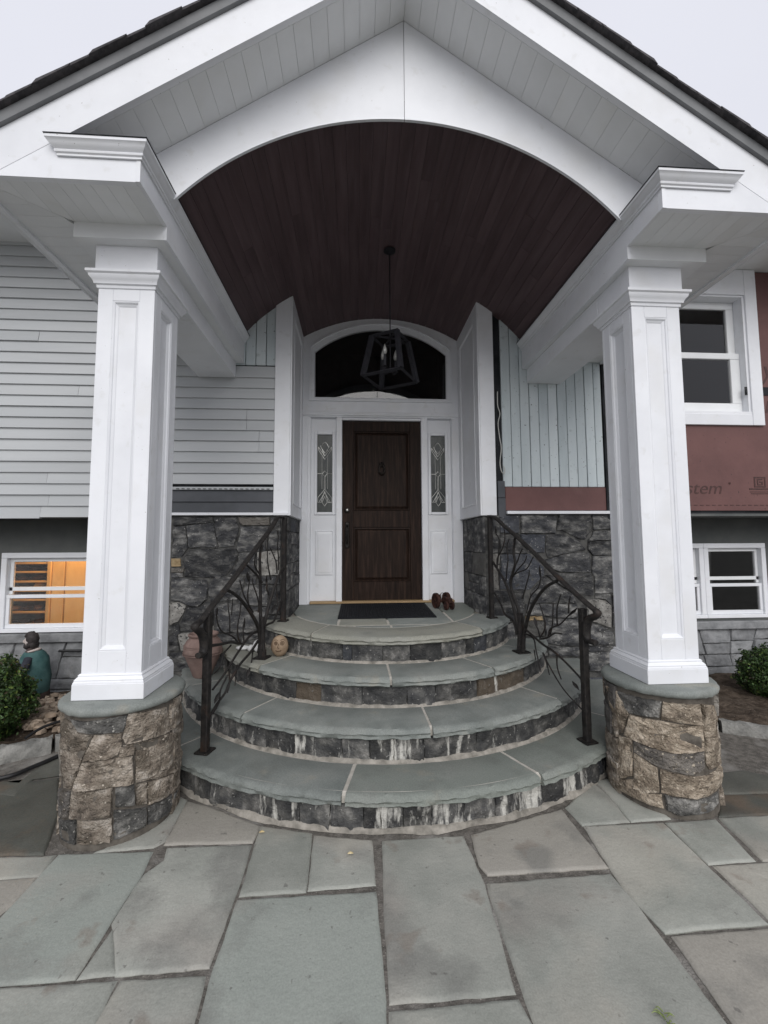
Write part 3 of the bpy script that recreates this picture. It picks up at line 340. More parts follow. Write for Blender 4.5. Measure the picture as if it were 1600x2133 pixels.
def slab(poly, top, th=.04, gap=.006, seed=0, step=.05, jit=.003):
    """a paving slab in the ground plane; top(x, y) gives its height"""
    rng = random.Random(seed*31+5); p = resample(inset(clean(poly), gap), step, jit, rng)
    cx = sum(a[0] for a in p)/len(p); cy = sum(a[1] for a in p)/len(p); rings = []
    q = inset(p, .006); q2 = inset(p, .015)
    for pts, dz in ((p, -th), (p, -.007), (q, -.0015), (q2, 0)): rings.append([(x, y, top(x, y)+dz) for x, y in pts])
    for sca in (.6, .25):
        rings.append([(cx+(x-cx)*sca, cy+(y-cy)*sca, top(cx+(x-cx)*sca, cy+(y-cy)*sca)+.0022*noise.noise(Vector((x*3, y*3, seed)))) for x, y in q2])
    return MB().loft(rings)
def sweep(path, prof, closed=False, side=1):
    """mitred moulding: path of (x, y), prof of (offset, z); offset goes to the right of travel when side = 1"""
    n = len(path); P = [Vector(p) for p in path]; rows = []
    for i in range(n):
        d1 = (P[i]-P[i-1]).normalized() if (i or closed) else None
        d2 = (P[(i+1) % n]-P[i]).normalized() if (i < n-1 or closed) else None
        d1 = d1 or d2; d2 = d2 or d1
        n1 = Vector((d1.y, -d1.x))*side; n2 = Vector((d2.y, -d2.x))*side; m = n1+n2; m = m/max(m.dot(n1), 1e-6)
        rows.append([(P[i].x+m.x*o, P[i].y+m.y*o, z) for o, z in prof])
    return rows
def ringmesh(outer, inner):                       # quads between two equally long closed 3D loops
    mb = MB(); n = len(outer); return mb.add(list(outer)+list(inner), [(i, (i+1) % n, n+(i+1) % n, n+i) for i in range(n)])
XC = .265; YW = 3.68; YD = 4.43
def zl(x, y): return .737+max(0, min(1.45, y-3.0))*.0235     # the landing falls a little to the front
def wallfn(y): return lambda u, v, d: (u, y-d, v)
def rubble(x0, x1, z0, z1, rng, hs=(.09, .19), ws=(.13, .34), sk=.02):
    """random coursed rubble: list of four-sided polygons"""
    out = []; z = z0
    while z < z1-.03:
        h = min(rng.uniform(*hs), z1-z); h = z1-z if z1-z-h < .06 else h; x = x0; pj = 0
        while x < x1-.02:
            w = min(rng.uniform(*ws), x1-x); w = x1-x if x1-x-w < .08 else w
            j = rng.uniform(-sk, sk) if x+w < x1-.01 else 0
            if h > .14 and w > .12 and rng.random() < .35:
                k = h*rng.uniform(.4, .6); out += [[(x+pj, z), (x+w-j, z), (x+w, z+k), (x, z+k)], [(x, z+k), (x+w, z+k), (x+w+j, z+h), (x-pj, z+h)]]
            else: out.append([(x+pj, z), (x+w-j, z), (x+w+j, z+h), (x-pj, z+h)])
            pj = -j; x += w
        z += h
    return out

# ================================================================ ground and patio
g = MB().box(-300, 300, -300, 300, -.30, -.06); mk('ground', g, 'earth', kind='structure')
g = MB().box(-6, 7, -6.5, 3.74, -.10, -.009); patio = mk('patio', g, 'joint', kind='structure', loc=(.3, 1.5, 0))
for i, p in enumerate(PATIO):
    dz = random.uniform(-.002, .002)
    mk('flagstone', slab(p, lambda x, y, d=dz: d, .035, -.0040, i, .04, .0024), 'flag_dark' if i in (12, 13, 14, 26, 27) else 'flag', patio, 40)
k = 200
for (a, b, c, d) in ((-4.2, -1.95, 1.05, 1.75), (-4.2, -1.75, .25, .97), (2.75, 4.6, .3, 1.2), (-1.6, -.55, -.5, .62), (-.5, .5, -.6, .60), (.55, 1.6, -.6, .58), (1.65, 2.7, -.6, .62), (2.85, 4.6, 1.26, 1.7),
                     (-4.2, -2.7, 1.8, 2.6), (-1.7, -1.0, 2.68, 3.2), (3.2, 4.6, 1.75, 2.3)):
    mk('flagstone', slab([(a, c), (b, c), (b, d), (a, d)], lambda x, y: -.003, .035, .003, k), 'flag_dark' if c > 1 else 'flag', patio, 40); k += 1
def bed(x0, x1, poly, seed):
    mb = MB(); n = 26; rows = []
    for i in range(n+1):
        row = []
        for j in range(n+1):
            u = i/n; v = j/n; a = Vector(poly[0])*(1-u)*(1-v)+Vector(poly[1])*u*(1-v)+Vector(poly[2])*u*v+Vector(poly[3])*(1-u)*v
            row.append((a.x, a.y, .05+.035*noise.fractal(Vector((a.x*4, a.y*4, seed)), .8, 2, 4)))
        rows.append(row)
    return mb.grid(rows)
mk('garden_bed', bed(0, 0, [(-5.5, 2.6), (-2.10, 3.12), (-1.96, 4.17), (-5.5, 4.17)], 3), 'soil', smooth=180, kind='structure')
mk('garden_bed', bed(0, 0, [(2.62, 3.12), (5.5, 2.0), (5.5, 4.17), (2.66, 4.17)], 9), 'soil', smooth=180, kind='structure')
mb = MB(); rng = random.Random(3)
for i in range(420):
    x = rng.uniform(-2.75, -1.98); y = rng.uniform(3.08, 3.95)
    if y < 3.18+(-2.0-x)*.25: continue
    s = rng.uniform(.013, .034); mb.blob((x, y, .065+rng.uniform(0, .05)*(1-abs(y-3.5))), (s*rng.uniform(.9, 1.5), s*rng.uniform(.8, 1.3), s*.7), 6, .35, i)
mk('gravel', mb, 'gravel', smooth=60, kind='stuff', label='tan crushed stone mulch in the left garden bed')

def edging(p0, p1, w, h, label, seed):
    a = Vector(p0); b = Vector(p1); d = (b-a); L = d.length; d /= L; nn = Vector((-d.y, d.x)); o = thing('edging_stone', ((a.x+b.x)/2, (a.y+b.y)/2, 0), label, 'edging stone', 'granite blocks edging the garden beds')
    rows = []; n = max(4, int(L/.03))
    for i in range(n+1):
        t = .008+(L-.016)*i/n; row = []
        for k, (u, z) in enumerate(((0, -.02), (.0, h*.5), (.012, h*.93), (.03, h), (w-.03, h), (w-.01, h*.9), (w, -.02))):
            q = a+d*t+nn*(u+.016*noise.noise(Vector((t*14+seed, u*30, k)))); row.append((q.x, q.y, z+(.016*noise.noise(Vector((t*18, k*1.7, seed))) if z > 0 else 0)))
        rows.append(row)
    mk('block', MB().loft(rows), 'edge', o, 35)
edging((-2.33, 2.93), (-2.06, 3.08), .10, .085, 'rough pale granite edging block between the left shrub and the left pedestal', 1)
edging((-2.055, 3.085), (-1.86, 3.24), .10, .085, 'pale granite edging block half hidden behind the left stone pedestal', 2)
edging((-2.75, 2.72), (-2.345, 2.925), .10, .085, 'pale granite edging block at the foot of the left shrub by the frame edge', 3)
edging((2.36, 3.18), (2.68, 3.03), .09, .07, 'pale granite edging block beside the right stone pedestal', 4)
edging((2.685, 3.025), (2.98, 2.88), .09, .07, 'pale granite edging block at the far right below the right shrub', 5)

# ================================================================ house: walls
house = thing('house', (XC, YW, 0), 'house front with pale clapboard, dark rubble stone base and unfinished red membrane wall', 'house')
def cells(name, xs, zs, holes, y0, y1, m, parent):
    mb = MB()
    for a, b in zip(xs, xs[1:]):
        for c, d in zip(zs, zs[1:]):
            cx, cz = (a+b)/2, (c+d)/2
            if any(h[0] < cx < h[1] and h[2] < cz < h[3] for h in holes): continue
            mb.box(a, b, y0, y1, c, d)
    return mk(name, mb, m, parent)
WIN = (2.70, 3.77, 2.61, 3.785)
cells('wall_sheathing', [-7, -.60, 1.136, WIN[0], WIN[1], 8], [1.64, WIN[2], WIN[3], 4.5], [(-.60, 1.136, 0, 9), WIN], 3.705, 3.80, 'black', house)
# porch stone wall and its returns
for (a, b) in ((-2.0, -.615), (1.15, 2.7)):
    mk('wall_core', MB().box(a, b, 3.69, 4.16, -.05, 1.655), 'mortardark', house)
i = 0
for P, off in ((WALL_L, 1000), (WALL_R, 2000)):
    for p in P:
        i += 1; q = P.index(p); mm = 'tanstone' if (off, q) in ((1000, 7), (2000, 19)) else 'lightstone' if (off, q) in ((1000, 13), (1000, 18), (1000, 22), (2000, 16), (2000, 27)) else 'wallstone'
        mk('stone', stone(p, wallfn(3.688), .0015, .03, .013, .018, .026, off+i), mm, house, 35)
rng = random.Random(11)
for p in rubble(-2.0, -1.625, .1, 1.64, rng)+rubble(2.40, 2.7, .0, 1.64, rng)+rubble(1.9, 2.39, 0, .20, rng): i += 1; mk('stone', stone(p, wallfn(3.688), .004, .03, .014, .012, .04, i), 'wallstone', house, 45)
for xs, sgn in ((-.612, 1), (1.148, -1)):         # stone cheeks of the entry recess
    for p in rubble(3.69, 4.425, .70, 1.642, rng, (.15, .34), (.2, .4), .015):
        i += 1; mk('stone', stone(p, lambda u, v, d, xs=xs, sgn=sgn: (xs+sgn*d, u, v), .004, .03, .010, .008, .05, i), 'wallstone', house, 45)
mk('wall_core', MB().box(-.75, -.618, 3.70, 4.6, .5, 1.64), 'mortardark', house); mk('wall_core', MB().box(1.154, 1.29, 3.70, 4.6, .5, 1.64), 'mortardark', house)
# clapboard, one object per board
def board(x0, x1, z, h, t0=.022, t1=.006, y=3.703):
    return MB().add([(x0, y, z), (x1, y, z), (x1, y, z+h), (x0, y, z+h), (x0, y-t0, z), (x1, y-t0, z), (x1, y-t1, z+h), (x0, y-t1, z+h)],
                    [(0, 1, 2, 3), (4, 5, 6, 7), (0, 1, 5, 4), (3, 2, 6, 7), (0, 3, 7, 4), (1, 2, 6, 5)])
ex = .0955; z = 1.632; rng = random.Random(5); row = 0
joints = {3: [-2.62], 0: [-2.66], 1: [-2.60], 9: [-.97], 8: [-.97], 7: [-.86], 6: [-.86], 11: [-2.4], 16: [-2.75], 20: [-2.3]}
while z < 4.04:
    left = -4.6; right = -.728 if 1.90 < z+.05 < 2.985 else -1.50
    if z < 1.9: right = -1.645
    cuts = [left]+sorted(joints.get(row, [])+[rng.uniform(-4.2, -3.4)])+[right]
    if z > 2.95: cuts = [c for c in cuts if c < -1.45]; cuts[-1] = -1.2
    for a, b in zip(cuts, cuts[1:]):
        lift = -.010 if (row == 0 and b < -2.5) else 0
        mk('clapboard', board(a+.0012, b-.0012, z+lift, ex+.012-lift, .022+rng.uniform(0, .004)), 'siding', house)
    z += ex; row += 1
for zz in (1.672, 1.765): mk('dark_clapboard', board(-1.64, -.73, zz, .10), 'darksiding', house, label='unpainted charcoal course below the pale clapboard')
mk('starter_strip', MB().box(-1.64, -.73, 3.675, 3.705, 1.868, 1.892), 'siding', house)
mb = MB()
for q in range(18): mb.box(-1.46+q*.045-.09, -1.435+q*.045-.09, 3.671, 3.676, 1.872, 1.878)
mk('vent_slot', mb, 'black', house, kind='stuff')
mk('ledge_strip', MB().box(-1.6, -.60, 3.648, 3.705, 1.645, 1.668, .002), 'white', house); mk('ledge_strip', MB().box(1.345, 2.42, 3.648, 3.705, 1.655, 1.682, .002), 'white', house)
# old teal boards
x = 1.325; q = 0
while x < 2.26:
    w = .0885; mk('teal_board', MB().box(x+.003, min(x+w, 2.285)-.003, 3.683+.002*(q % 3), 3.705, 1.905, 3.62, .003), 'teal', house); x += w; q += 1
for q in range(4): mk('teal_board', MB().box(-1.08+q*.09+.003, -1.08+(q+1)*.09-.003, 3.684+.002*(q % 2), 3.705, 2.99, 3.62, .003), 'teal', house)
mk('membrane_strip', MB().box(1.345, 2.29, 3.688, 3.705, 1.690, 1.902), 'red', house)
mk('corner_flashing', MB().box(2.292, 2.40, 3.676, 3.705, 1.60, 3.3), 'black', house)
mk('patch_board', MB().box(1.272, 1.34, 3.672, 3.705, 1.625, 1.80, .002), 'darksiding', house); mk('patch_board', MB().box(1.270, 1.335, 3.668, 3.705, 1.803, 1.955, .002), 'darksiding', house)
cells('membrane_wall', [2.402, WIN[0], WIN[1], 8], [1.688, WIN[2], WIN[3], 4.04], [WIN], 3.690, 3.704, 'red', house)
mk('lap_tape', MB().box(3.72, 4.6, 3.684, 3.690, 2.80, 2.88), 'black', house)
mb = MB()
for q in range(26): mb.box(2.9+q*.06, 2.935+q*.06, 3.687, 3.6905, 1.735, 1.741)
mk('dashed_line', mb, 'print', house, kind='stuff')
def text(s, x, z, size, y, m, parent, shear=0, wx=1.0):
    cu = bpy.data.curves.new('t', 'FONT'); cu.body = s; cu.size = size; cu.shear = shear; cu.extrude = .0008
    o = bpy.data.objects.new('t', cu); COL.objects.link(o); dg = bpy.context.evaluated_depsgraph_get(); me = bpy.data.meshes.new_from_object(o.evaluated_get(dg))
    vs = [(x+v.co.x*wx, y-v.co.z, z+v.co.y) for v in me.vertices]; fs = [tuple(p.vertices) for p in me.polygons]
    bpy.data.objects.remove(o); return mk('lettering', MB().add(vs, fs), m, parent)
text('stem', 3.06, 1.846, .165, 3.6885, 'print', house, .25, 1.12); text('\u00ae', 3.495, 1.935, .03, 3.6885, 'print', house)
text('y', 3.905, 2.97, .26, 3.6885, 'print', house, .25); text('r', 3.90, 2.63, .26, 3.6885, 'print', house, .25)
mb = MB()
for (a, b, c, d) in ((0, .116, 0, .012), (0, .116, .088, .10), (0, .012, .013, .087), (.104, .116, .013, .087), (.03, .086, .07, .08), (.03, .042, .03, .069), (.055, .088, .045, .055), (.076, .088, .022, .044), (.03, .075, .02, .029)):
    mb.box(3.752+a, 3.752+b, 3.687, 3.6905, 1.908+c, 1.908+d)
for q, (a, b, zz) in enumerate(((3.70, 3.90, 1.885), (3.705, 3.93, 1.862), (3.715, 3.90, 1.845))): mb.box(a, b, 3.687, 3.6905, zz, zz+(.014 if q == 0 else .006))
mk('printed_emblem', mb, 'print', house)
# upper right window
w = mk('window', MB().box(2.58, 2.70, 3.665, 3.71, 2.50, 4.045, .003).box(3.765, 3.885, 3.665, 3.71, 2.50, 4.045, .003).box(2.701, 3.764, 3.667, 3.71, 2.50, 2.605, .003).box(2.701, 3.764, 3.667, 3.71, 3.79, 4.045, .003), 'white', house, label='dark double hung window in the red membrane wall')
mk('window_frame', MB().box(2.70, 3.765, 3.672, 3.80, 2.605, 2.632).box(2.70, 2.722, 3.68, 3.80, 2.633, 3.77).box(3.742, 3.765, 3.68, 3.80, 2.633, 3.77).box(2.70, 3.765, 3.68, 3.80, 3.771, 3.788), 'white', w)
mk('sash', MB().box(2.723, 3.741, 3.742, 3.775, 2.633, 2.735, .003).box(3.645, 3.741, 3.742, 3.775, 2.736, 3.175, .003).box(2.723, 2.81, 3.742, 3.775, 2.736, 3.175, .003).box(2.723, 3.741, 3.740, 3.776, 3.176, 3.235, .003), 'soffit', w)
mk('sash', MB().box(3.665, 3.741, 3.778, 3.80, 3.236, 3.70, .003).box(2.723, 2.81, 3.778, 3.80, 3.236, 3.70, .003).box(2.723, 3.741, 3.778, 3.80, 3.701, 3.770, .003), 'soffit', w)
mk('pane', MB().box(2.80, 3.65, 3.755, 3.759, 2.73, 3.18), 'glass', w); mk('pane', MB().box(2.80, 3.67, 3.788, 3.792, 3.23, 3.705), 'glass', w)
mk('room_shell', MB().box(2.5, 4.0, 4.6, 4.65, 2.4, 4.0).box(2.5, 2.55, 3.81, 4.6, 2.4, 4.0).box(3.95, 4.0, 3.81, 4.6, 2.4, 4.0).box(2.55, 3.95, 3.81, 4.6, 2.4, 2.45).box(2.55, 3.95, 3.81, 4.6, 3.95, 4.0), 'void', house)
# eaves and roof of the house
mb = MB()
for q in range(20): pass
mk('eave_soffit', MB().box(-7, 8, 2.95, 3.70, 4.05, 4.075), 'soffit', house)
mk('eave_fascia', MB().box(-7, 8, 2.92, 2.95, 4.04, 4.22), 'white', house)
mk('roof', MB().add([(-7, 2.88, 4.22), (8, 2.88, 4.22), (8, 8, 5.9), (-7, 8, 5.9), (-7, 2.88, 4.26), (8, 2.88, 4.26), (8, 8, 5.94), (-7, 8, 5.94)], [(0, 1, 2, 3), (4, 5, 6, 7), (0, 1, 5, 4), (1, 2, 6, 5), (2, 3, 7, 6), (3, 0, 4, 7)]), 'shingle', house)
mk('side_wall', MB().box(-7, -6.9, 3.81, 8, 0, 4.5).box(7.9, 8, 3.81, 8, 0, 4.5).box(-7, 8, 8, 8.1, 0, 6), 'siding', house)
# set-back basement walls on both sides
def basement(xa, xb, w0, w1, zt, zb):
    cells('basement_wall', [xa, w0, w1, xb], [.585, zb, zt, 1.634], [(w0, w1, zb, zt)], 4.15, 4.30, 'dark', house)
    mk('overhang_soffit', MB().box(xa, xb, 3.70, 4.30, 1.636, 1.66), 'dark', house)
    mk('wall_core', MB().box(xa, xb, 4.165, 4.30, -.05, .50), 'mortardark', house)
    mk('stone_sill', MB().box(xa, xb, 4.10, 4.30, .502, .582, .006), 'greystone', house)
basement(-4.6, -2.0, -3.31, -2.25, 1.325, .59); basement(2.70, 5.6, 3.05, 4.285, 1.378, .61)
rng = random.Random(21)
for p in rubble(-3.6, -2.0, .0, .50, rng, (.14, .28), (.2, .5), .05)+rubble(2.9, 4.7, .0, .50, rng, (.10, .2), (.18, .4), .05):
    i += 1; mk('stone', stone(p, wallfn(4.155), .005, .03, .016, .012, .04, i), 'greystone', house, 45)
def hung(x0, x1, z0, z1, zr, label, y=4.15):
    w = mk('window', MB().box(x0, x1, y-.02, y+.06, z0, z0+.035, .003).box(x0, x1, y-.012, y+.06, z1-.05, z1, .003).box(x0, x0+.05, y-.012, y+.06, z0+.036, z1-.051, .003).box(x1-.05, x1, y-.012, y+.06, z0+.036, z1-.051, .003), 'white', house, label=label)
    a, b = x0+.051, x1-.051
    mk('sash', MB().box(a, b, y+.005, y+.03, z0+.037, z0+.075, .002).box(a, b, y+.003, y+.03, zr-.016, zr+.016, .002).box(a, a+.03, y+.005, y+.03, z0+.076, zr-.017, .002).box(b-.03, b, y+.005, y+.03, z0+.076, zr-.017, .002), 'white', w)
    mk('sash', MB().box(a, b, y+.034, y+.056, z1-.085, z1-.051, .002).box(a, a+.03, y+.034, y+.056, zr+.017, z1-.086, .002).box(b-.03, b, y+.034, y+.056, zr+.017, z1-.086, .002).box(a, b, y+.034, y+.058, zr+.05, zr+.085, .002), 'soffit', w)
    mk('pane', MB().box(a+.02, b-.02, y+.016, y+.02, z0+.06, zr), 'glass', w); mk('pane', MB().box(a+.02, b-.02, y+.043, y+.047, zr, z1-.07), 'glass', w)
    return w
hung(-3.31, -2.25, .59, 1.325, .918, 'basement window with a warmly lit room of shelves behind it')
hung(3.60, 4.285, .61, 1.378, .945, 'white basement window under the red membrane wall at the right edge')
hung(3.05, 3.598, .61, 1.378, .945, 'narrow basement window half hidden by the right column')
mk('room_shell', MB().box(3.0, 4.6, 5.3, 5.35, .2, 1.8).box(2.95, 3.0, 4.31, 5.3, .2, 1.8).box(4.6, 4.65, 4.31, 5.3, .2, 1.8).box(3.0, 4.6, 4.31, 5.3, .15, .2).box(3.0, 4.6, 4.31, 5.3, 1.8, 1.85), 'dark', house)
mk('room_shell', MB().box(-3.9, -1.9, 5.3, 5.35, .2, 1.8).box(-3.95, -3.9, 4.31, 5.3, .2, 1.8).box(-1.9, -1.85, 4.31, 5.3, .2, 1.8).box(-3.9, -1.9, 4.31, 5.3, .15, .2).box(-3.9, -1.9, 4.31, 5.3, 1.8, 1.85), 'room', house)

# ---------------------------------------------------------------- entry wall, door, sidelights, transom
def fr(parent, name, x0, x1, z0, z1, wd, y0, y1, m='white', b=.003):       # rectangular frame
    return mk(name, MB().box(x0, x0+wd, y0, y1, z0, z1, b).box(x1-wd, x1, y0, y1, z0, z1, b).box(x0+wd+.0005, x1-wd-.0005, y0, y1, z1-wd, z1, b).box(x0+wd+.0005, x1-wd-.0005, y0, y1, z0, z0+wd, b), m, parent)
entry = mk('entry_casing', MB().loft([[(-.598, YD-.012, z), (-.523, YD-.012, z), (-.521, YD+.004, z), (-.492, YD+.004, z), (-.492, YD+.06, z), (-.598, YD+.06, z)] for z in (.765, 2.752)]), 'white', house)
mk('entry_casing', MB().loft([[(1.134, YD-.012, z), (1.033, YD-.012, z), (1.031, YD+.004, z), (1.028, YD+.004, z), (1.028, YD+.06, z), (1.134, YD+.06, z)] for z in (.765, 2.752)]), 'white', house)
mk('head_moulding', MB().loft([[(x, YD+.06-o, z) for o, z in ((0, 2.752), (.065, 2.752), (.070, 2.762), (.082, 2.77), (.082, 2.782), (.075, 2.79), (.078, 2.80), (.072, 2.806), (0, 2.806))] for x in (-.598, 1.134)]), 'white', entry)
mk('mullion_post', MB().box(-.219, -.158, YD-.008, YD+.07, .78, 2.751, .004), 'white', entry); mk('mullion_post', MB().box(.696, .762, YD-.008, YD+.07, .78, 2.751, .004), 'white', entry)
mk('door_head', MB().box(-.1575, .6955, YD+.01, YD+.09, 2.726, 2.751), 'white', entry)
mk('threshold', MB().box(-.49, 1.03, YD-.03, YD+.10, .772, .795, .004), 'sill', entry)
door = mk('door', MB().box(-.156, .694, YD+.065, YD+.10, .797, 2.725), 'door', house)
# stiles and rails stand proud of the two sunk fields
mk('door_frame', MB().box(-.156, -.035, YD+.045, YD+.066, .797, 2.725, .002).box(.575, .694, YD+.045, YD+.066, .797, 2.725, .002).box(-.0345, .5745, YD+.045, YD+.066, 2.612, 2.725, .002).box(-.0345, .5745, YD+.045, YD+.066, 1.567, 1.748, .002).box(-.0345, .5745, YD+.045, YD+.066, .797, .990, .002), 'door', door)
def raised(x0, x1, z0, z1, y, name, m, parent, dep=.014, in1=.012, in2=.035):
    def L(d, yy): return [(x0+d, yy, z0+d), (x1-d, yy, z0+d), (x1-d, yy, z1-d), (x0+d, yy, z1-d)]
    mb = MB(); rings = [L(0, y), L(.002, y-dep*.9), L(in1, y-dep), L(in1+.004, y-.004), L(in2, y-dep*.75), L(in2+.004, y-dep*.8)]
    mb.grid([r+[r[0]] for r in rings]); mb.add(rings[-1], [(0, 1, 2, 3)]); return mk(name, mb, m, parent)
raised(-.033, .573, 1.75, 2.610, YD+.0645, 'door_panel', 'door', door, .022, .016, .04); raised(-.033, .573, .992, 1.565, YD+.0645, 'door_panel', 'door', door, .022, .016, .04)
kn = MB(); kn.lathe([(.001, 0), (.022, .002), (.026, .012), (.016, .02), (.001, .024)], (0, 0, 0), 16)
kn.v = [(v[0]+.268, YD+.043-v[2], v[1]+2.245) for v in kn.v]
kn.tube([(.268+.038*math.sin(a)*(.8+.2*math.cos(a)), YD+.020-.004*math.cos(a), 2.195-.052*math.cos(a)) for a in [math.pi*2*q/16 for q in range(17)]], .0085, 8, 1, 1)
kn.blob((.268, YD+.016, 2.142), (.016, .012, .012), 8, 0).tube([(.268, YD+.04, 2.262), (.268, YD+.024, 2.265), (.268, YD+.018, 2.25)], .009, 8)
mk('knocker', kn, 'bronze', door, 40)
hb = MB().box(-.128, -.080, YD+.037, YD+.046, 1.345, 1.625, .008).tube([(-.104, YD+.04, 1.575), (-.104, YD+.002, 1.57), (-.104, YD-.012, 1.53), (-.104, YD-.010, 1.44), (-.104, YD+.004, 1.40), (-.104, YD+.04, 1.392)], [.008, .009, .010, .010, .009, .008], 8)
hb.box(-.117, -.091, YD-.006, YD+.036, 1.588, 1.598, .003); mk('handle', hb, 'bronze', door, 40)
db = MB(); db.lathe([(.001, 0), (.030, .001), (.030, .008), (.022, .014), (.014, .014), (.013, .02), (.001, .02)], (0, 0, 0), 20); db.v = [(v[0]-.104, YD+.045-v[2], v[1]+1.750) for v in db.v]; mk('deadbolt', db, 'bronze', door, 40)
kb = MB(); kb.lathe([(.001, 0), (.011, .001), (.010, .006), (.001, .008)], (0, 0, 0), 14); kb.v = [(v[0]-.104, YD+.025-v[2], v[1]+1.750) for v in kb.v]; mk('keyhole_disc', kb, 'came', door, 40)
def sidelight(x0, x1, g0, g1):
    s = mk('sidelight', MB().box(x0, x1, YD+.045, YD+.075, .796, 1.70).box(x0, g0-.03, YD+.045, YD+.075, 1.7001, 2.60).box(g1+.03, x1, YD+.045, YD+.075, 1.7001, 2.60).box(x0, x1, YD+.045, YD+.075, 2.6001, 2.751), 'white', house)
    fr(s, 'glass_frame', g0-.030, g1+.030, 1.70, 2.60, .030, YD+.030, YD+.07, 'white', .006)
    raised(g0-.014, g1+.012, 1.066, 1.532, YD+.0448, 'lower_panel', 'white', s, .012, .006, .03)
    mk('pane', MB().box(g0, g1, YD+.052, YD+.056, 1.73, 2.57), 'leaded', s)
    cx = (g0+g1)/2; hw = (g1-g0)/2*.97; c = MB(); y = YD+.050
    def ln(*pts):
        for a, b in zip(pts, pts[1:]): c.tube([(cx+a[0]*hw, y, a[1]), (cx+b[0]*hw, y, b[1])], .0032, 5, 1, 1)
    for sx in (-1, 1):
        ln((0, 2.30), (.85*sx, 2.40)); ln((0, 2.335), (.9*sx, 2.435)); ln((0, 2.37), (.55*sx, 2.43), (.25*sx, 2.475), (0, 2.49)); ln((0, 2.335), (.6*sx, 2.45)); ln((.85*sx, 2.40), (.9*sx, 2.435))
        ln((.38*sx, 2.34), (.38*sx, 1.98)); ln((0, 2.175), (.34*sx, 2.145), (0, 2.11)); ln((.34*sx, 2.145), (sx, 2.145))
        ln((0, 1.975), (.95*sx, 1.885), (.95*sx, 1.835), (.5*sx, 1.835), (0, 1.955)); ln((0, 1.94), (.75*sx, 1.84)); ln((.36*sx, 1.835), (0, 1.795)); ln((0, 1.90), (.36*sx, 1.835)); ln((.06*sx, 2.11), (.06*sx, 1.97))
    mk('came', c, 'came', s, 60)
sidelight(-.4915, -.2195, -.425, -.264); sidelight(.7625, 1.0275, .806, .964)
# transom with arched head
def loop(half, zb, zs, zt, n=40):
    rr = (half*half+(zt-zs)**2)/(2*(zt-zs)); zc = zt-rr; a = math.asin(half/rr)
    return [(XC-half, zb), (XC+half, zb)]+[(XC+rr*math.sin(a-2*a*k/n), zc+rr*math.cos(a-2*a*k/n)) for k in range(n+1)]
O = loop(.88, 2.807, 3.62, 3.93); F = loop(.775, 2.925, 3.52, 3.812); F2 = loop(.755, 2.945, 3.515, 3.792); F3 = loop(.722, 2.968, 3.475, 3.742); G = loop(.715, 2.975, 3.468, 3.733)
at = lambda L, y: [(u, y, v) for u, v in L]
tr = mk('transom_wall', ringmesh(at(O, YD), at(F, YD)), 'white', house)
mb = MB(); rings = [at(F, YD), at(F, YD-.018), at(F2, YD-.022), at(F2, YD-.006), at(F3, YD-.002), at(G, YD+.03)]
for a, b in zip(rings, rings[1:]): mb.v, mb.f = mb.v, mb.f; r = ringmesh(a, b); mb.add(r.v, r.f)
mk('arched_frame', mb, 'white', tr, 35)
mk('arched_pane', MB().add([(u, YD+.029-.022*(v-2.975)/.76, v) for u, v in G], [tuple(range(len(G)))]), 'darkglass', tr)
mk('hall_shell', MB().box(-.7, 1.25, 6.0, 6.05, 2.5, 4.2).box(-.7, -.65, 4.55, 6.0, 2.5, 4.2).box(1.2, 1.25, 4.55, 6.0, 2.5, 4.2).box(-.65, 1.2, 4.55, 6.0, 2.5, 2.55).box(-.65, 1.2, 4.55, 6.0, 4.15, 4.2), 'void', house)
# splayed wing panels either side of the recess
RV, ZV = 1.66, 2.20                               # barrel vault: radius and centre height
for s in (-1, 1):
    xi = XC+s*.855; xo = XC+s*.99
    wg = mk('wing_panel', MB().box(min(xi, xo), max(xi, xo), 3.665, YD+.03, 1.642, 3.95, .003), 'white', house)
    x0, x1 = sorted((xi-s*.0005, xi-s*.014))
    mk('wing_frame', MB().box(x0, x1, 3.667, 3.79, 1.644, 3.9, .002).box(x0, x1, 4.32, YD-.001, 1.644, 3.9, .002).box(x0, x1, 3.7905, 4.3195, 1.644, 1.75, .002).box(x0, x1, 3.7905, 4.3195, 3.50, 3.9, .002), 'white', wg)
    xa = xi-s*.0135
    def L(d, dx): return [(xa+s*dx, 3.79+d, 1.75+d), (xa+s*dx, 4.32-d, 1.75+d), (xa+s*dx, 4.32-d, 3.5-d), (xa+s*dx, 3.79+d, 3.5-d)]
    mb = MB(); rings = [L(0, 0), L(.004, -.004), L(.014, -.004), L(.026, .012)]; mb.grid([r+[r[0]] for r in rings]); mk('wing_moulding', mb, 'white', wg)
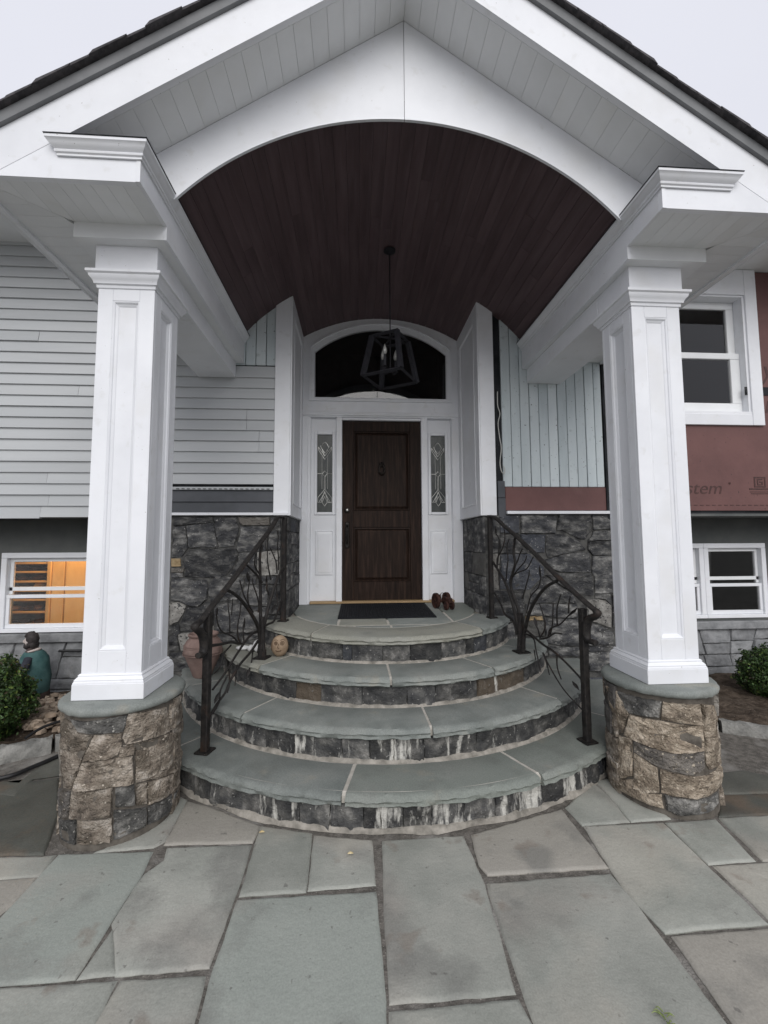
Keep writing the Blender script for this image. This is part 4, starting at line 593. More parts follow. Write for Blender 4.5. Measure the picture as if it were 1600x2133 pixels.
# ================================================================ round stone steps
CX, CY = .268, 4.18
steps = thing('front_steps', (CX, 3.2, 0), 'four half-round bluestone steps with dark stained stone risers', 'steps')
RI = [2.048, 1.765, 1.465, 1.168]; RO = [2.075, 1.79, 1.495, 1.192]; HT = [.185, .37, .555, .74]
def pol(r, a): return (CX+r*math.sin(a), CY-r*math.cos(a))
def amax(r, y=3.685): return math.acos((CY-y)/r)
def slabsector(r0, r1, ao, ai, bo, bi, top, th, seed):
    """treadstone between two joints: outer/inner angle of each; rock-faced outer edge"""
    n = max(4, int(r1*abs(bo-ao)/.016)); rings = []; g = .0105 if r1 > 2 else .008
    for k in range(n+1):
        t = k/n; row = []
        for kk, (r, z) in enumerate(((r0, -th), (r0, -.003), (r0+.006, 0), ((r0+r1)/2, 0), (r1-.035, 0), (r1-.016, -.0015), (r1-.004, -.010), (r1+.006, -.024), (r1-.002, -.036), (r1+.003, -.048), (r1-.012, -th))):
            f = (r-r0)/(r1-r0); a = (ao+g/r1)*f+(ai+g/r0)*(1-f); b = (bo-g/r1)*f+(bi-g/r0)*(1-f); an = a+(b-a)*t
            if kk >= 5:
                q = Vector((an*r1*9, seed, kk*.45)); r += .009*noise.noise(q)+.009*noise.noise(q*2.7+Vector((0, 0, kk)))-.004*abs(noise.noise(q*4.1)); z += .006*noise.noise(q*2.3+Vector((9, 0, 0))) if kk < 10 else 0
                if kk == 5: r -= .012*max(0, noise.noise(q*2.1))
            else: z += .0015*noise.noise(Vector((an*6, r*4, seed)))
            x, y = pol(r, an); row.append((x, y, top(x, y)+z))
        rings.append(row)
    return MB().loft(rings)
jj = JOINTS['slab']; rj = JOINTS['riser']
for s in range(4):
    top = (lambda x, y: zl(x, y)) if s == 3 else (lambda x, y, h=HT[s]: h-.004+.004*min(1, max(0, (y-2.1))))
    rin = RI[s+1]+.016 if s < 3 else .885; A = amax(RO[s])
    js = sorted([(j[0][0], j[1][0]) for j in jj[s]])
    if s == 1: js = [j for j in js]+[(1.02, 1.03)]
    if s == 0: js += [(.86, .87)]
    if s == 2: js = js
    if s == 0: js = [(-1.12, -1.13)]+js
    if s == 1: js = [(-1.0, -1.0)]+js
    js = [(-A, -A)]+js+[(A, A)]
    for k, (a, b) in enumerate(zip(js, js[1:])):
        mk('tread_slab', slabsector(rin, RO[s], a[0], a[1], b[0], b[1], top, .058, s*10+k), 'bluestone', steps, 50)
    # core and pale mortar below the slabs
    Ac = amax(RI[s]-.02); pts = [pol(RI[s]-.022, -Ac+2*Ac*k/60) for k in range(61)]
    z0 = HT[s-1] if s else 0
    mk('step_core', MB().prism(pts, lambda u, v, d: (u, v, d), z0-.06, HT[s]-.055), 'mortardark', steps)
    mb = MB(); n = 90; r0, r1 = (RI[s+1]-.03 if s < 3 else .6), RO[s]-.038
    mb.grid([[(*pol(r, -A+2*A*k/n), top(*pol(r, -A+2*A*k/n))-.0025) for r in (r0, r1)] for k in range(n+1)]); mb.grid([[(*pol(r1+o, -A+2*A*k/n), HT[s]-z) for o, z in ((0, .003), (.016, .018), (.018, .050))] for k in range(n+1)])
    mk('mortar_bed', mb, 'jointmortar', steps)
    if s < 3:                                     # fillet of mortar at the foot of the next riser
        mb = MB(); An = amax(RI[s+1]); n = 120; r = RI[s+1]
        mb.grid([[(*pol(r-.02, a), HT[s]+.014), (*pol(r+.004, a), HT[s]+.010+.003*noise.noise(Vector((a*20, s, 0)))), (*pol(r+.009+.006*noise.noise(Vector((a*13, s, 4))), a), HT[s]+.002), (*pol(r+.014+.008*noise.noise(Vector((a*13, s, 4))), a), HT[s]-.004)] for a in [-An+2*An*k/n for k in range(n+1)]])
        mk('mortar_joint', mb, 'mortar', steps, 60)
    # riser stones
    rs = sorted(rj[s]); rs = [a for i_, a in enumerate(rs) if i_ == 0 or a-rs[i_-1] > .030]; rr = random.Random(40+s); Am = amax(RI[s])
    a = rs[0]
    while a > -Am+.12: a -= rr.uniform(.06, .19); rs.insert(0, max(a, -Am))
    a = rs[-1]
    while a < Am-.12: a += rr.uniform(.06, .19); rs.append(min(a, Am))
    rs = [-Am]+[a for a in rs if -Am+.03 < a < Am-.03]+[Am]
    for k, (a, b) in enumerate(zip(rs, rs[1:])):
        j = rr.uniform(-.012, .012); zt = HT[s]-.057; zb = z0-.005
        fn = lambda u, v, d, r=RI[s]: (*pol(r-.008+d, u), v)
        o = mk('riser_stone', stone([(a, zb), (b, zb), (b, zt), (a, zt)], fn, .0012, .02, .005, .014, .022, 300+s*40+k, RI[s]), 'riser', steps, 45)
        o['streak'] = float(max(-.15, ([.26, .12, .04, -.05][s])*(1-min(1, abs((a+b)/2-.1)/1.1))+rr.uniform(-.08, .10)-(.0 if s < 2 else .03)))
mb = MB(); n = 120
mb.grid([[(*pol(RI[0]-.02, a), .02), (*pol(RI[0]+.002, a), .016), (*pol(RI[0]+.006+.010*noise.noise(Vector((a*9, 1, 4))), a), .006), (*pol(RI[0]+.011+.022*noise.noise(Vector((a*9, 1, 4)))+.012*noise.noise(Vector((a*40, 1, 4))), a), -.006)] for a in [-1.2+2.4*k/n for k in range(n+1)]])
mk('mortar_joint', mb, 'mortar', steps, 60)
# landing field
def yf(x):
    q = .880**2-(x-CX)**2; return max(3.395, CY-math.sqrt(max(q, 0)))
def field(xa, xb, ya, yb, seed):
    n = 10; pts = [(xa+(xb-xa)*k/n, max(yf(xa+(xb-xa)*k/n), ya)) for k in range(n+1)]+[(xb, yb), (xa, yb)]
    mk('landing_slab', slab(pts, zl, .03, .005, seed), 'bluestone', steps, 40)
field(-.595, -.15, 0, 4.425, 71); field(-.15, .255, 0, 4.425, 72); field(.255, .80, 0, 4.425, 73); field(.80, 1.13, 0, 4.425, 74)
def strip(xa, xb, seed):
    n = 8; pts = [(xa+(xb-xa)*k/n, CY-math.sqrt(.88**2-(xa+(xb-xa)*k/n-CX)**2)) for k in range(n+1)]+[(xb, 3.393), (xa, 3.393)]
    mk('landing_slab', slab(pts, zl, .03, .0045, seed, .05, .001), 'bluestone', steps, 40)
strip(-.10, -.02, 81); strip(-.02, .27, 82); strip(.27, .60, 83)
mk('step_core', MB().box(-.60, 1.136, 3.4, 4.6, .4, .742), 'mortar', steps)

# ================================================================ stone pedestals
def pedestal(cx, polys, label, seed):
    cy = 2.378; p = thing('stone_pedestal', (cx, cy, 0), label, 'pedestal', 'round stone pedestals under the columns')
    mk('pedestal_core', MB().lathe([(.259, -.05), (.259, .595)], (cx, cy, 0), 48), 'pedmortar', p)
    fn = lambda u, v, d: (cx+(.262+d)*math.sin(u), cy-(.262+d)*math.cos(u), v)
    for k, q in enumerate(polys):
        q = [(a, min(max(b, -.01), .592)) for a, b in q]; ar = abs(area(q))*.265
        if ar < .0006: continue
        dark = (seed == 1 and k in (0, 9, 13, 14, 16)) or (seed == 2 and k in (0, 11))
        mk('stone', stone(q, fn, .0003, .02, .007, .016, .02, seed*100+k, .265), 'pedstone_dark' if dark else ('pedstone_pale' if seed == 2 else 'pedstone'), p, 45)
    rng = random.Random(seed)
    hi = max(a for q in polys for a, b in q)+.04; lo = min(a for q in polys for a, b in q)-.04
    hi = min(hi, 1.45); lo = max(lo, -1.45)
    for q in rubble(hi, 2*math.pi+lo, -.01, .592, rng, (.10, .18), (.35, .95), .08): mk('stone', stone(q, fn, .004, .02, .012, .010, .05, seed*500+int(q[0][0]*100+q[0][1]*1000), .265), 'pedstone', p, 45)
    rows = []; n = 80
    for r, z in ((.05, .594), (.262, .594), (.279, .598), (.286, .610), (.285, .624), (.276, .634), (.262, .6365), (.05, .637)):
        rows.append([(cx+(r+(.006*noise.noise(Vector((math.cos(2*math.pi*k/n)*7, math.sin(2*math.pi*k/n)*7, z*22+seed))) if r > .27 else 0))*math.cos(2*math.pi*k/n), cy+(r+(.006*noise.noise(Vector((math.cos(2*math.pi*k/n)*7, math.sin(2*math.pi*k/n)*7, z*22+seed))) if r > .27 else 0))*math.sin(2*math.pi*k/n), z+(.003*noise.noise(Vector((k*.9, z*40, seed))) if r > .27 else 0)) for k in range(n)])
    mk('capstone', MB().loft(rows), 'bluestone', p, 50)
pedestal(-1.231, PED_L, 'left round pedestal of brown fieldstone under the left white column', 1)
pedestal(1.733, PED_R, 'right round pedestal of pale tan fieldstone under the right white column', 2)

# ================================================================ square columns with sunk panels
def column(cx, label):
    cy = 2.378; z0 = .637; c = thing('porch_column', (cx, cy, z0), label, 'column', 'white square porch columns')
    mk('shaft', MB().box(cx-.127, cx+.127, cy-.127, cy+.127, z0, 2.86), 'white', c)
    mk('plinth', MB().box(cx-.1725, cx+.1725, cy-.1725, cy+.1725, z0+.001, .716, .0025), 'white', c)
    h = .1455; sq = [(cx-h, cy-h), (cx-h, cy+h), (cx+h, cy+h), (cx+h, cy-h)]
    def mould(name, prof): rows = sweep(sq, prof, True, -1); mb = MB(); mb.grid(rows+[rows[0]]); mk(name, mb, 'white', c, 35)
    mould('base_moulding', [(.0, .7165), (.024, .7165), (.024, .722), (.020, .728), (.021, .733), (.014, .742), (.008, .748), (.010, .753), (.004, .760), (0, .761)])
    mould('capital_moulding', [(0, 2.768), (.006, 2.769), (.008, 2.784), (.017, 2.788), (.018, 2.796), (.024, 2.808), (.034, 2.820), (.036, 2.832), (.046, 2.838), (.046, 2.852), (0, 2.853)])
    mk('neck', MB().box(cx-.160, cx+.160, cy-.160, cy+.160, 2.8535, 3.001, .002), 'white', c)
    for f in range(4):
        def T(u, d, z): return ((cx+u, cy-d), (cx+d, cy+u), (cx-u, cy+d), (cx-d, cy-u))[f]+(z,)
        fw_ = .1455 if f % 2 == 0 else .1268; mb = MB(); zb, zt = .869, 2.703; o = .069
        for (u0, u1, a, b) in ((-fw_, -o, .76, 2.77), (o, fw_, .76, 2.77), (-o+.0006, o-.0006, .76, zb), (-o+.0006, o-.0006, zt, 2.77)):
            q = MB().box(u0, u1, .1268, .1455, a, b, .0015); mb.add([T(v[0], v[1], v[2]) for v in q.v], q.f)
        mk('panel_frame', mb, 'white', c)
        def L(d, dep): return [T(-o+d, dep, zb+d), T(o-d, dep, zb+d), T(o-d, dep, zt-d), T(-o+d, dep, zt-d)]
        mb = MB(); mb.grid([r+[r[0]] for r in (L(0, .143), L(.005, .1445), L(.010, .1415), L(.012, .136), L(.022, .131), L(.026, .1272))]); mk('panel_moulding', mb, 'white', c)
    return c
c0 = column(-1.231, 'left white square panelled column on the brown stone pedestal')
c1 = copy_tree(c0); c1.location.x = 1.733; c1['label'] = 'right white square panelled column on the pale tan pedestal'

# ================================================================ gabled porch roof with barrel vault
porch = thing('porch_roof', (XC, 2.0, 2.86), 'white gabled porch roof with arched opening and dark plank vault', 'porch roof')
YF = 1.885; YA = 2.15; SL = .667
RA, ZA = 1.68, 2.076                              # arch of the front panel
lowz = lambda d: 4.357-SL*abs(d)
def X(s, d): return XC+s*d
for s in (-1, 1):
    P2 = lambda u, v, d, s=s: (X(s, u), d, v)
    mk('rake_board', MB().prism([(.001, 4.357), (.001, 4.565), (2.10, 4.565-2.10*SL), (2.10, 3.075), (1.922, 3.075)], P2, YF, YF+.03), 'white', porch)
    mk('drip_board', MB().prism([(.0, 4.566), (.0, 4.625), (2.13, 4.625-2.13*SL), (2.13, 4.566-2.13*SL)], P2, YF-.018, YF+.05), 'fascia', porch)
    mk('roof_deck', MB().prism([(0, 4.50), (0, 4.625), (2.13, 4.625-2.13*SL), (2.10, 4.50-2.10*SL)], P2, YF+.051, 3.9), 'soffit', porch)
    mk('roof_covering', MB().prism([(0, 4.627), (0, 4.665), (2.16, 4.665-2.16*SL), (2.16, 4.627-2.16*SL)], P2, YA, 4.3), 'shingle', porch)
    L = math.hypot(1, SL); n = 18; rr = random.Random(60+s)
    for k in range(n):                            # front row of shingles, butt edges stepping down the rake
        a = k*.146; b = a+.185; h = rr.uniform(-.003, .003)
        def at2(t, o): return (t/L-o*SL/L, 4.628-t/L*SL+o/L)
        p = [at2(b, .004), at2(b, .036+h), at2(a, .020), at2(a, .002)]
        mk('shingle', MB().prism([(max(0, u), v) for u, v in p], P2, YF-.045+rr.uniform(-.006, .006), YA-.002), 'shingle', porch)
    d = .0; q = 0
    while d < 1.80:                               # boards of the sloping soffit
        w = .083; p = [(d+.0007, lowz(d+.0007)), (d+w-.0007, lowz(d+w-.0007)), (d+w-.0007, lowz(d+w-.0007)+.014), (d+.0007, lowz(d+.0007)+.014)]
        mk('soffit_board', MB().prism(p, P2, YF+.031, YA-.001), 'soffit', porch); d += w
    n = 46; pts = [(.0015+1.66*k/n,) for k in range(n+1)]
    lo = [(t[0], ZA+math.sqrt(RA*RA-t[0]**2) if t[0] < 1.25 else 3.256) for t in pts]; hi = [(t[0], lowz(t[0])-.001) for t in pts]
    mb = MB(); mb.grid([[(X(s, a[0]), YA, a[1]), (X(s, b[0]), YA, max(b[1], a[1]+.01)), (X(s, b[0]), YA+.010, max(b[1], a[1]+.01)), (X(s, a[0]), YA+.010, a[1])] for a, b in zip(lo, hi)], True)
    mk('gable_panel', mb, 'white', porch)
    mb = MB(); mb.grid([[(X(s, u), y, v+dz) for (y, dz) in ((YA-.003, -.004), (YA-.003, .004), (YA+.012, .004), (YA+.012, -.004))] for u, v in lo if u < 1.245], True); mk('arch_trim', mb, 'white', porch)
    # return: frieze, crown, flashing
    mk('return_frieze', MB().prism([(1.286, 3.075), (1.286, 3.25), (1.658, 3.25), (1.92, 3.075)], P2, YF+.001, YF+.028), 'white', porch)
    mk('corner_board', MB().prism([(1.265, 3.075), (1.265, 3.25), (1.2845, 3.25), (1.2845, 3.075)], P2, YF-.0015, YF+.028), 'white', porch)
    mk('beam_face', MB().prism([(YF+.029, 3.075), (YF+.029, 3.25), (YW, 3.25), (YW, 3.0), (2.16, 3.0), (2.16, 3.075)], lambda u, v, d, s=s: (X(s, d), u, v), 1.265, 1.2845), 'white', porch)
    prof = [(o*.82, 3.180+(z-3.183)*.88) for o, z in [(0, 3.183), (.010, 3.183), (.010, 3.193), (.018, 3.198), (.020, 3.206), (.017, 3.212), (.028, 3.220), (.040, 3.232), (.046, 3.243), (.052, 3.247), (.052, 3.262), (0, 3.2625)]]; FP = [(-.02, 3.2505), (.046, 3.2505), (.046, 3.254), (-.02, 3.254)]
    E_ = (X(s, 1.625), YF); C_ = (X(s, 1.265), YF); B_ = (X(s, 1.265), YW)
    rows = sweep([(E_[0], YF+.08), E_, C_, B_], prof, False, 1 if s < 0 else -1)
    # the outer end is a self-return: turn the first corner outward
    rows[0] = [(E_[0]+s*o, YF+.02, z) for o, z in prof]; rows[1] = [(E_[0]+s*o, YF-o, z) for o, z in prof]
    mb = MB(); mb.grid(rows); mb.grid([r[::-1] for r in rows[:1]]); mk('crown_moulding', mb, 'white', porch, 30)
    fl = sweep([(E_[0], YF+.08), E_, C_, B_], FP, False, 1 if s < 0 else -1); fl[0] = [(E_[0]+s*o, YF+.02, z) for o, z in FP]; fl[1] = [(E_[0]+s*o, YF-o, z) for o, z in FP]
    mk('lead_flashing', MB().grid(fl, True), 'black', porch)
    x0, x1 = sorted((X(s, 1.29), X(s, 1.66))); mk('return_cap', MB().box(x0, x1, YF+.01, YA, 3.2505, 3.2535), 'black', porch)
    # level soffit of the box, mitred at the outer corner, and the side beam
    d = 1.286; w = .0735
    while d < 2.01:
        a, b = d+.0006, min(d+w, 2.012)-.0006
        ye = lambda t: 2.16 if t < 1.735 else 2.16-(t-1.735)*(.25/.277)
        mk('level_soffit_board', MB().prism([(a, YF+.029), (b, YF+.029), (b, ye(b)), (a, ye(a))], lambda u, v, dd, s=s: (X(s, u), v, dd), 3.080, 3.092), 'soffit', porch); d += w
    y = 1.91
    while y < YW-.01:
        a, b = y+.0006, min(y+w, YW)-.0006; xe = lambda t: 1.7355 if t > 2.16 else 1.7355+(2.16-t)*(.277/.25)
        mk('level_soffit_board', MB().prism([(xe(a)+.002, a), (2.012, a), (2.012, b), (xe(b)+.002, b)], lambda u, v, dd, s=s: (X(s, u), v, dd), 3.080, 3.092), 'soffit', porch); y += w
    x0, x1 = sorted((X(s, 1.285), X(s, 1.735))); mk('beam_step', MB().box(x0, x1, 2.16, YW, 3.0005, 3.10), 'soffit', porch)
    xc = -1.231 if s < 0 else 1.733; mk('beam', MB().box(xc-.160, xc+.160, 2.5385, YW, 2.868, 2.9995, .002), 'white', porch)
    x0, x1 = sorted((X(s, 2.013), X(s, 2.04))); mk('eave_board', MB().box(x0, x1, YF+.031, YW, 3.066, 3.24), 'white', porch)
    mk('beam_packing', MB().box(*sorted((X(s, 1.30), X(s, 2.012))), 1.95, YW, 3.11, 3.2), 'soffit', porch)
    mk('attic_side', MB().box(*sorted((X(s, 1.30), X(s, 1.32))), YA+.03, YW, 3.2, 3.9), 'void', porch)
# vault planks
n = 18; da = .083/RV
for k in range(-n, n):
    a0 = k*da+.0004; a1 = (k+1)*da-.0004; dm = RV*math.sin((k+.5)*da)
    if abs(dm) > 1.33: continue
    cuts = [YA+.012, YD-.001] if abs(dm) < .86 else [YA+.012, YW+.02]
    rk = random.Random(k+500)
    if rk.random() < .55: cuts.insert(1, rk.uniform(2.5, 3.3))
    for y0, y1 in zip(cuts, cuts[1:]):
        pts = [(XC+r*math.sin(a), ZV+r*math.cos(a)) for r, a in ((RV+.0012, a0), (RV, a0+.0015), (RV, a1-.0015), (RV+.0012, a1), (RV+.016, a1), (RV+.016, a0))]
        mk('vault_plank', MB().prism(pts, lambda u, v, d: (u, d, v), y0+.0006, y1-.0006), 'vault', porch)
mb = MB(); mb.grid([[(XC+(RV+.018)*math.sin(a), y, ZV+(RV+.018)*math.cos(a)) for y in (YA+.011, YD+.08)] for a in [-.93+1.86*k/60 for k in range(61)]]); mk('vault_backing', mb, 'void', porch)

# ================================================================ wrought iron railings
def railing(cv, rail, scroll, leaves, posts, label, side):
    r = thing('iron_railing', posts[0][:3], label, 'railing', 'wrought iron railings up the steps')
    for (x, y, z, zt, hw) in posts:
        d = Vector((posts[-1][0]-posts[0][0], posts[-1][1]-posts[0][1], 0)).normalized(); n_ = Vector((-d.y, d.x, 0)); mb = MB(); rows = []
        for k in range(29):
            t = k/28; row = []
            for (a, b) in ((-1, -.8), (-.8, -1), (.8, -1), (1, -.8), (1, .8), (.8, 1), (-.8, 1), (-1, .8)):
                w_ = hw*(1+.05*noise.noise(Vector((t*40, a*3, b*3+x)))); row.append((x+(d.x*a+n_.x*b)*w_, y+(d.y*a+n_.y*b)*w_, z+.004+(zt-z)*t))
            rows.append(row)
        p = mk('post', mb.loft(rows), 'iron', r, 40)
        q = MB(); c = [(x+d.x*a*hw*2.1+n_.x*b*hw*2.1, y+d.y*a*hw*2.1+n_.y*b*hw*2.1) for a, b in ((-1, -1), (1, -1), (1, 1), (-1, 1))]
        q.prism(c, lambda u, v, dd: (u, v, dd), z+.001, z+.010)
        for a, b in ((-.75, -.75), (.75, -.75), (.75, .75), (-.75, .75)): q.lathe([(.006, .010), (.006, .014), (.001, .016)], (x+(d.x*a+n_.x*b)*hw*2.1, y+(d.y*a+n_.y*b)*hw*2.1, z), 8)
        mk('base_plate', q, 'iron', p, 40)
    mk('handrail', MB().tube(rail, .0215, 10, .62), 'iron', r, 50)
    mk('scroll', MB().tube(scroll, [.0215, .024, .025, .027, .030, .028, .022, .020][:len(scroll)], 10, .8), 'iron', r, 50)
    for k, (rad, pts) in enumerate(cv):
        # branches weave a little out of the plane of the railing
        pp = [(p[0]+.010*math.sin(k*2.1+i_*.9), p[1]+.004*math.cos(k+i_), p[2]) for i_, p in enumerate(pts)]
        rr_ = [rad/1000*1.05*(1.15-.4*i_/(len(pp)-1)) for i_ in range(len(pp))]
        mk('branch' if rad > 7 else 'twig', MB().tube(pp, rr_, 7), 'iron', r, 50)
    for a, b in leaves:
        a = Vector(a); b = Vector(b); pts = [a+(b-a)*t for t in (0, .15, .4, .65, .85, 1)]
        mk('iron_leaf', MB().tube(pts, [.0015, .008, .0155, .0135, .007, .002], 8, .38, 3), 'iron', r, 60)
    return r
# each trunk is three bars bundled on its own plate
def bundle(x, y, z): return [(12, [(x+dx, y+dy, z+.005), (x+dx*.9, y+dy*.9, z+.10), (x+dx*.7, y+dy*.7, z+.22), (x+dx*.5, y+dy, z+.30)]) for dx, dy in ((-.012, -.008), (.012, -.006), (0, .012))]
railing(CURVES_L+bundle(-.702, 3.218, .555), RAIL_L, SCROLL_L, LEAF_L, [(-.892, 2.612, .185, .985, .0205), (-.702, 3.218, .555, .61, .024), (-.616, 3.602, zl(0, 3.6), 1.615, .0175)], 'left black wrought iron railing with branching twigs and leaves', -1)
railing(CURVES_R+bundle(1.265, 3.215, .555), RAIL_R, SCROLL_R, LEAF_R, [(1.407, 2.563, .185, .985, .0205), (1.265, 3.215, .555, .61, .024), (1.162, 3.591, zl(0, 3.6), 1.615, .0175)], 'right black wrought iron railing with branching twigs and leaves', 1)

# ================================================================ lantern, doormat and small things
lx, ly = .275, 3.335
lan = thing('pendant_lantern', (lx, ly, 3.86), 'black open cage lantern with candle bulbs hanging from the vault', 'lantern')
mk('canopy', MB().lathe([(.001, 3.855), (.05, 3.853), (.05, 3.847), (.04, 3.838), (.012, 3.822), (.001, 3.82)], (lx, ly, 0), 24), 'lantern', lan, 40)
mk('rod', MB().tube([(lx, ly, 3.83), (lx, ly, 2.80)], .0048, 8), 'lantern', lan, 60)
a0 = math.atan2(-.22, .06); zb, zt = 2.745, 3.085
bc = [(lx+.235*math.cos(a0+q*math.pi/2), ly+.235*math.sin(a0+q*math.pi/2), zb) for q in range(4)]; tcn = [(lx+.158*math.cos(a0+q*math.pi/2), ly+.158*math.sin(a0+q*math.pi/2), zt) for q in range(4)]
def bar(a, b, w): return MB().tube([a, b], w, 4, 1, 1)
for q in range(4):
    mk('corner_bar', bar(bc[q], tcn[q], .024), 'lantern', lan); mk('bottom_bar', bar(bc[q], bc[(q+1) % 4], .014), 'lantern', lan)
    mk('top_bar', bar(tcn[q], tcn[(q+1) % 4], .014), 'lantern', lan); mk('spoke', bar(tcn[q], (lx, ly, zt+.01), .009), 'lantern', lan)
    e = (lx+.075*math.cos(a0+.6+q*math.pi/2), ly+.075*math.sin(a0+.6+q*math.pi/2))
    arm = mk('candle', MB().tube([(lx, ly, 2.815), ((lx+e[0])/2, (ly+e[1])/2, 2.80), (e[0], e[1], 2.815), (e[0], e[1], 2.83)], .006, 6).lathe([(.001, 2.825), (.022, 2.827), (.012, 2.835), (.0115, 2.925), (.001, 2.927)], (e[0], e[1], 0), 12), 'lantern', lan, 50)
    mk('bulb', MB().lathe([(.001, 2.926), (.010, 2.928), (.0175, 2.95), (.0165, 2.972), (.009, 2.995), (.001, 3.018)], (e[0], e[1], 0), 14), 'bulb', arm, 80)
t = thing('doormat', (.265, 4.0, zl(0, 4)), 'black ribbed rubber doormat lying in front of the door', 'doormat')
mk('mat_base', MB().add([(x, y, zl(x, y)+dz) for x, y in ((-.165, 3.645), (.69, 3.64), (.70, 4.37), (-.16, 4.375)) for dz in (.001, .010)], [(0, 2, 4, 6), (1, 3, 5, 7), (0, 2, 3, 1), (2, 4, 5, 3), (4, 6, 7, 5), (6, 0, 1, 7)]), 'rubber', t)
mb = MB()
for q in range(40):
    x = -.145+q*.0208; mb.add([(x+i_, y, zl(x, y)+dz) for y in (3.67, 4.345) for i_, dz in ((0, .010), (.004, .0135), (.010, .0135), (.014, .010))], [(0, 1, 5, 4), (1, 2, 6, 5), (2, 3, 7, 6), (0, 1, 2, 3), (4, 5, 6, 7)])
mk('mat_rib', mb, 'rubber', t, kind='stuff')

# rusty toy tractor beside the mat
ox, oy = .845, 4.06; oz = zl(0, oy); tr = thing('toy_tractor', (ox, oy, oz), 'small rusty cast iron toy tractor standing right of the doormat', 'toy tractor')
ca, sa = math.cos(R(-68)), math.sin(R(-68))
def TT(p): return (ox+.72*(p[0]*ca-p[1]*sa), oy+.72*(p[0]*sa+p[1]*ca), oz+.85*p[2])     # local x = forward
def tmk(name, mb, parent=tr, sm=40): mb.v = [TT(v) for v in mb.v]; return mk(name, mb, 'rust', parent, sm)
def wheel(x, y, r, w):
    mb = MB(); mb.lathe([(r*.55, -w*.3), (r*.82, -w*.5), (r, -w*.4), (r, w*.4), (r*.82, w*.5), (r*.55, w*.3)], (0, 0, 0), 22); mb.grid([mb.v[-22:]+[mb.v[-22]]]); hubs = MB().lathe([(.001, -w*.7), (.018, -w*.6), (.018, w*.6), (.001, w*.7)], (0, 0, 0), 12)
    for q in range(6): hubs.tube([(0, 0, 0), (r*.62*math.cos(q*math.pi/3), r*.62*math.sin(q*math.pi/3), 0)], .006, 5)
    for m_ in (mb, hubs): m_.v = [(x+v[0], y+v[2], r+v[1]) for v in m_.v]
    o = tmk('wheel', mb); tmk('hub', hubs, o); return o
for sy in (-1, 1): wheel(-.07, sy*.085, .088, .045); wheel(.115, sy*.045, .048, .03)
tmk('body', MB().box(-.02, .15, -.028, .028, .075, .135, .008).box(-.10, -.02, -.04, .04, .07, .10, .006).tube([(-.07, -.10, .088), (-.07, .10, .088)], .008, 7).tube([(.115, -.06, .048), (.115, .06, .048)], .007, 7).box(.10, .13, -.01, .01, .045, .08))
tmk('exhaust_pipe', MB().tube([(.07, 0, .13), (.07, 0, .19)], .008, 8)); tmk('seat', MB().box(-.12, -.075, -.03, .03, .105, .115, .003).box(-.125, -.117, -.03, .03, .112, .15, .003).tube([(-.08, 0, .08), (-.095, 0, .107)], .007, 6))
tmk('steering_wheel', MB().tube([(-.01, 0, .12), (-.05, 0, .155)], .004, 6).tube([(-.05+.012*math.cos(q*math.pi/6)*.6, .025*math.sin(q*math.pi/6), .155+.02*math.cos(q*math.pi/6)) for q in range(13)], .004, 6, 1, 1))
tmk('grille', MB().box(.150, .157, -.026, .026, .078, .132, .002))

# carved face stone on the second tread from the top
fx, fy = -.582, 3.262; f = thing('face_stone', (fx, fy, .556), 'tan oval stone carved with a face beside the left railing', 'carved stone')
mk('stone_body', MB().blob((fx, fy, .556+.076), (.066, .05, .079), 20, .05, 4), 'tan', f, 80)
def onf(u, v): q = max(0, 1-(u/.064)**2-((v-.076)/.077)**2); return (fx+u, fy-.0525*math.sqrt(q), .556+v)
mb = MB()
for ex_, r_ in ((-.020, .011), (.026, .013)):
    mb.tube([onf(ex_+r_*math.cos(q*math.pi/6), .105+r_*math.sin(q*math.pi/6)) for q in range(13)], .0022, 5, 1, 1); mb.tube([onf(ex_+.4*r_*math.cos(q*math.pi/4), .105+.4*r_*math.sin(q*math.pi/4)) for q in range(9)], .0025, 5, 1, 1)
mb.tube([onf(.002, .102), onf(-.006, .075), onf(.006, .070)], .0022, 5); mb.tube([onf(-.022, .052), onf(-.008, .047), onf(.008, .048), onf(.02, .053)], .0028, 5); mb.tube([onf(-.034, .124), onf(-.02, .128), onf(-.008, .122)], .002, 5); mb.tube([onf(.012, .124), onf(.026, .13), onf(.042, .121)], .002, 5)
mk('carved_face', mb, 'carve', f, 60)
# white bone-shaped plaster lumps behind the railing
bo = thing('plaster_ornament', (-.79, 3.44, .556), 'knobbly white plaster ornament lying behind the left railing trunk', 'ornament')
mk('ornament_body', MB().blob((-.775, 3.43, .60), (.046, .04, .046), 14, .08, 1).blob((-.83, 3.41, .582), (.030, .03, .028), 12, .1, 2).blob((-.775, 3.40, .578), (.030, .026, .026), 12, .1, 3).tube([(-.78, 3.43, .59), (-.83, 3.42, .58)], .02, 8), 'bone', bo, 80)
mk('pale_pebble', MB().blob((-.905, 3.47, .572), (.06, .04, .018), 12, .2, 6), 'bone', None, 80, 'flat off-white pebble left of the plaster ornament', 'pebble', loc=(-.905, 3.47, .556))
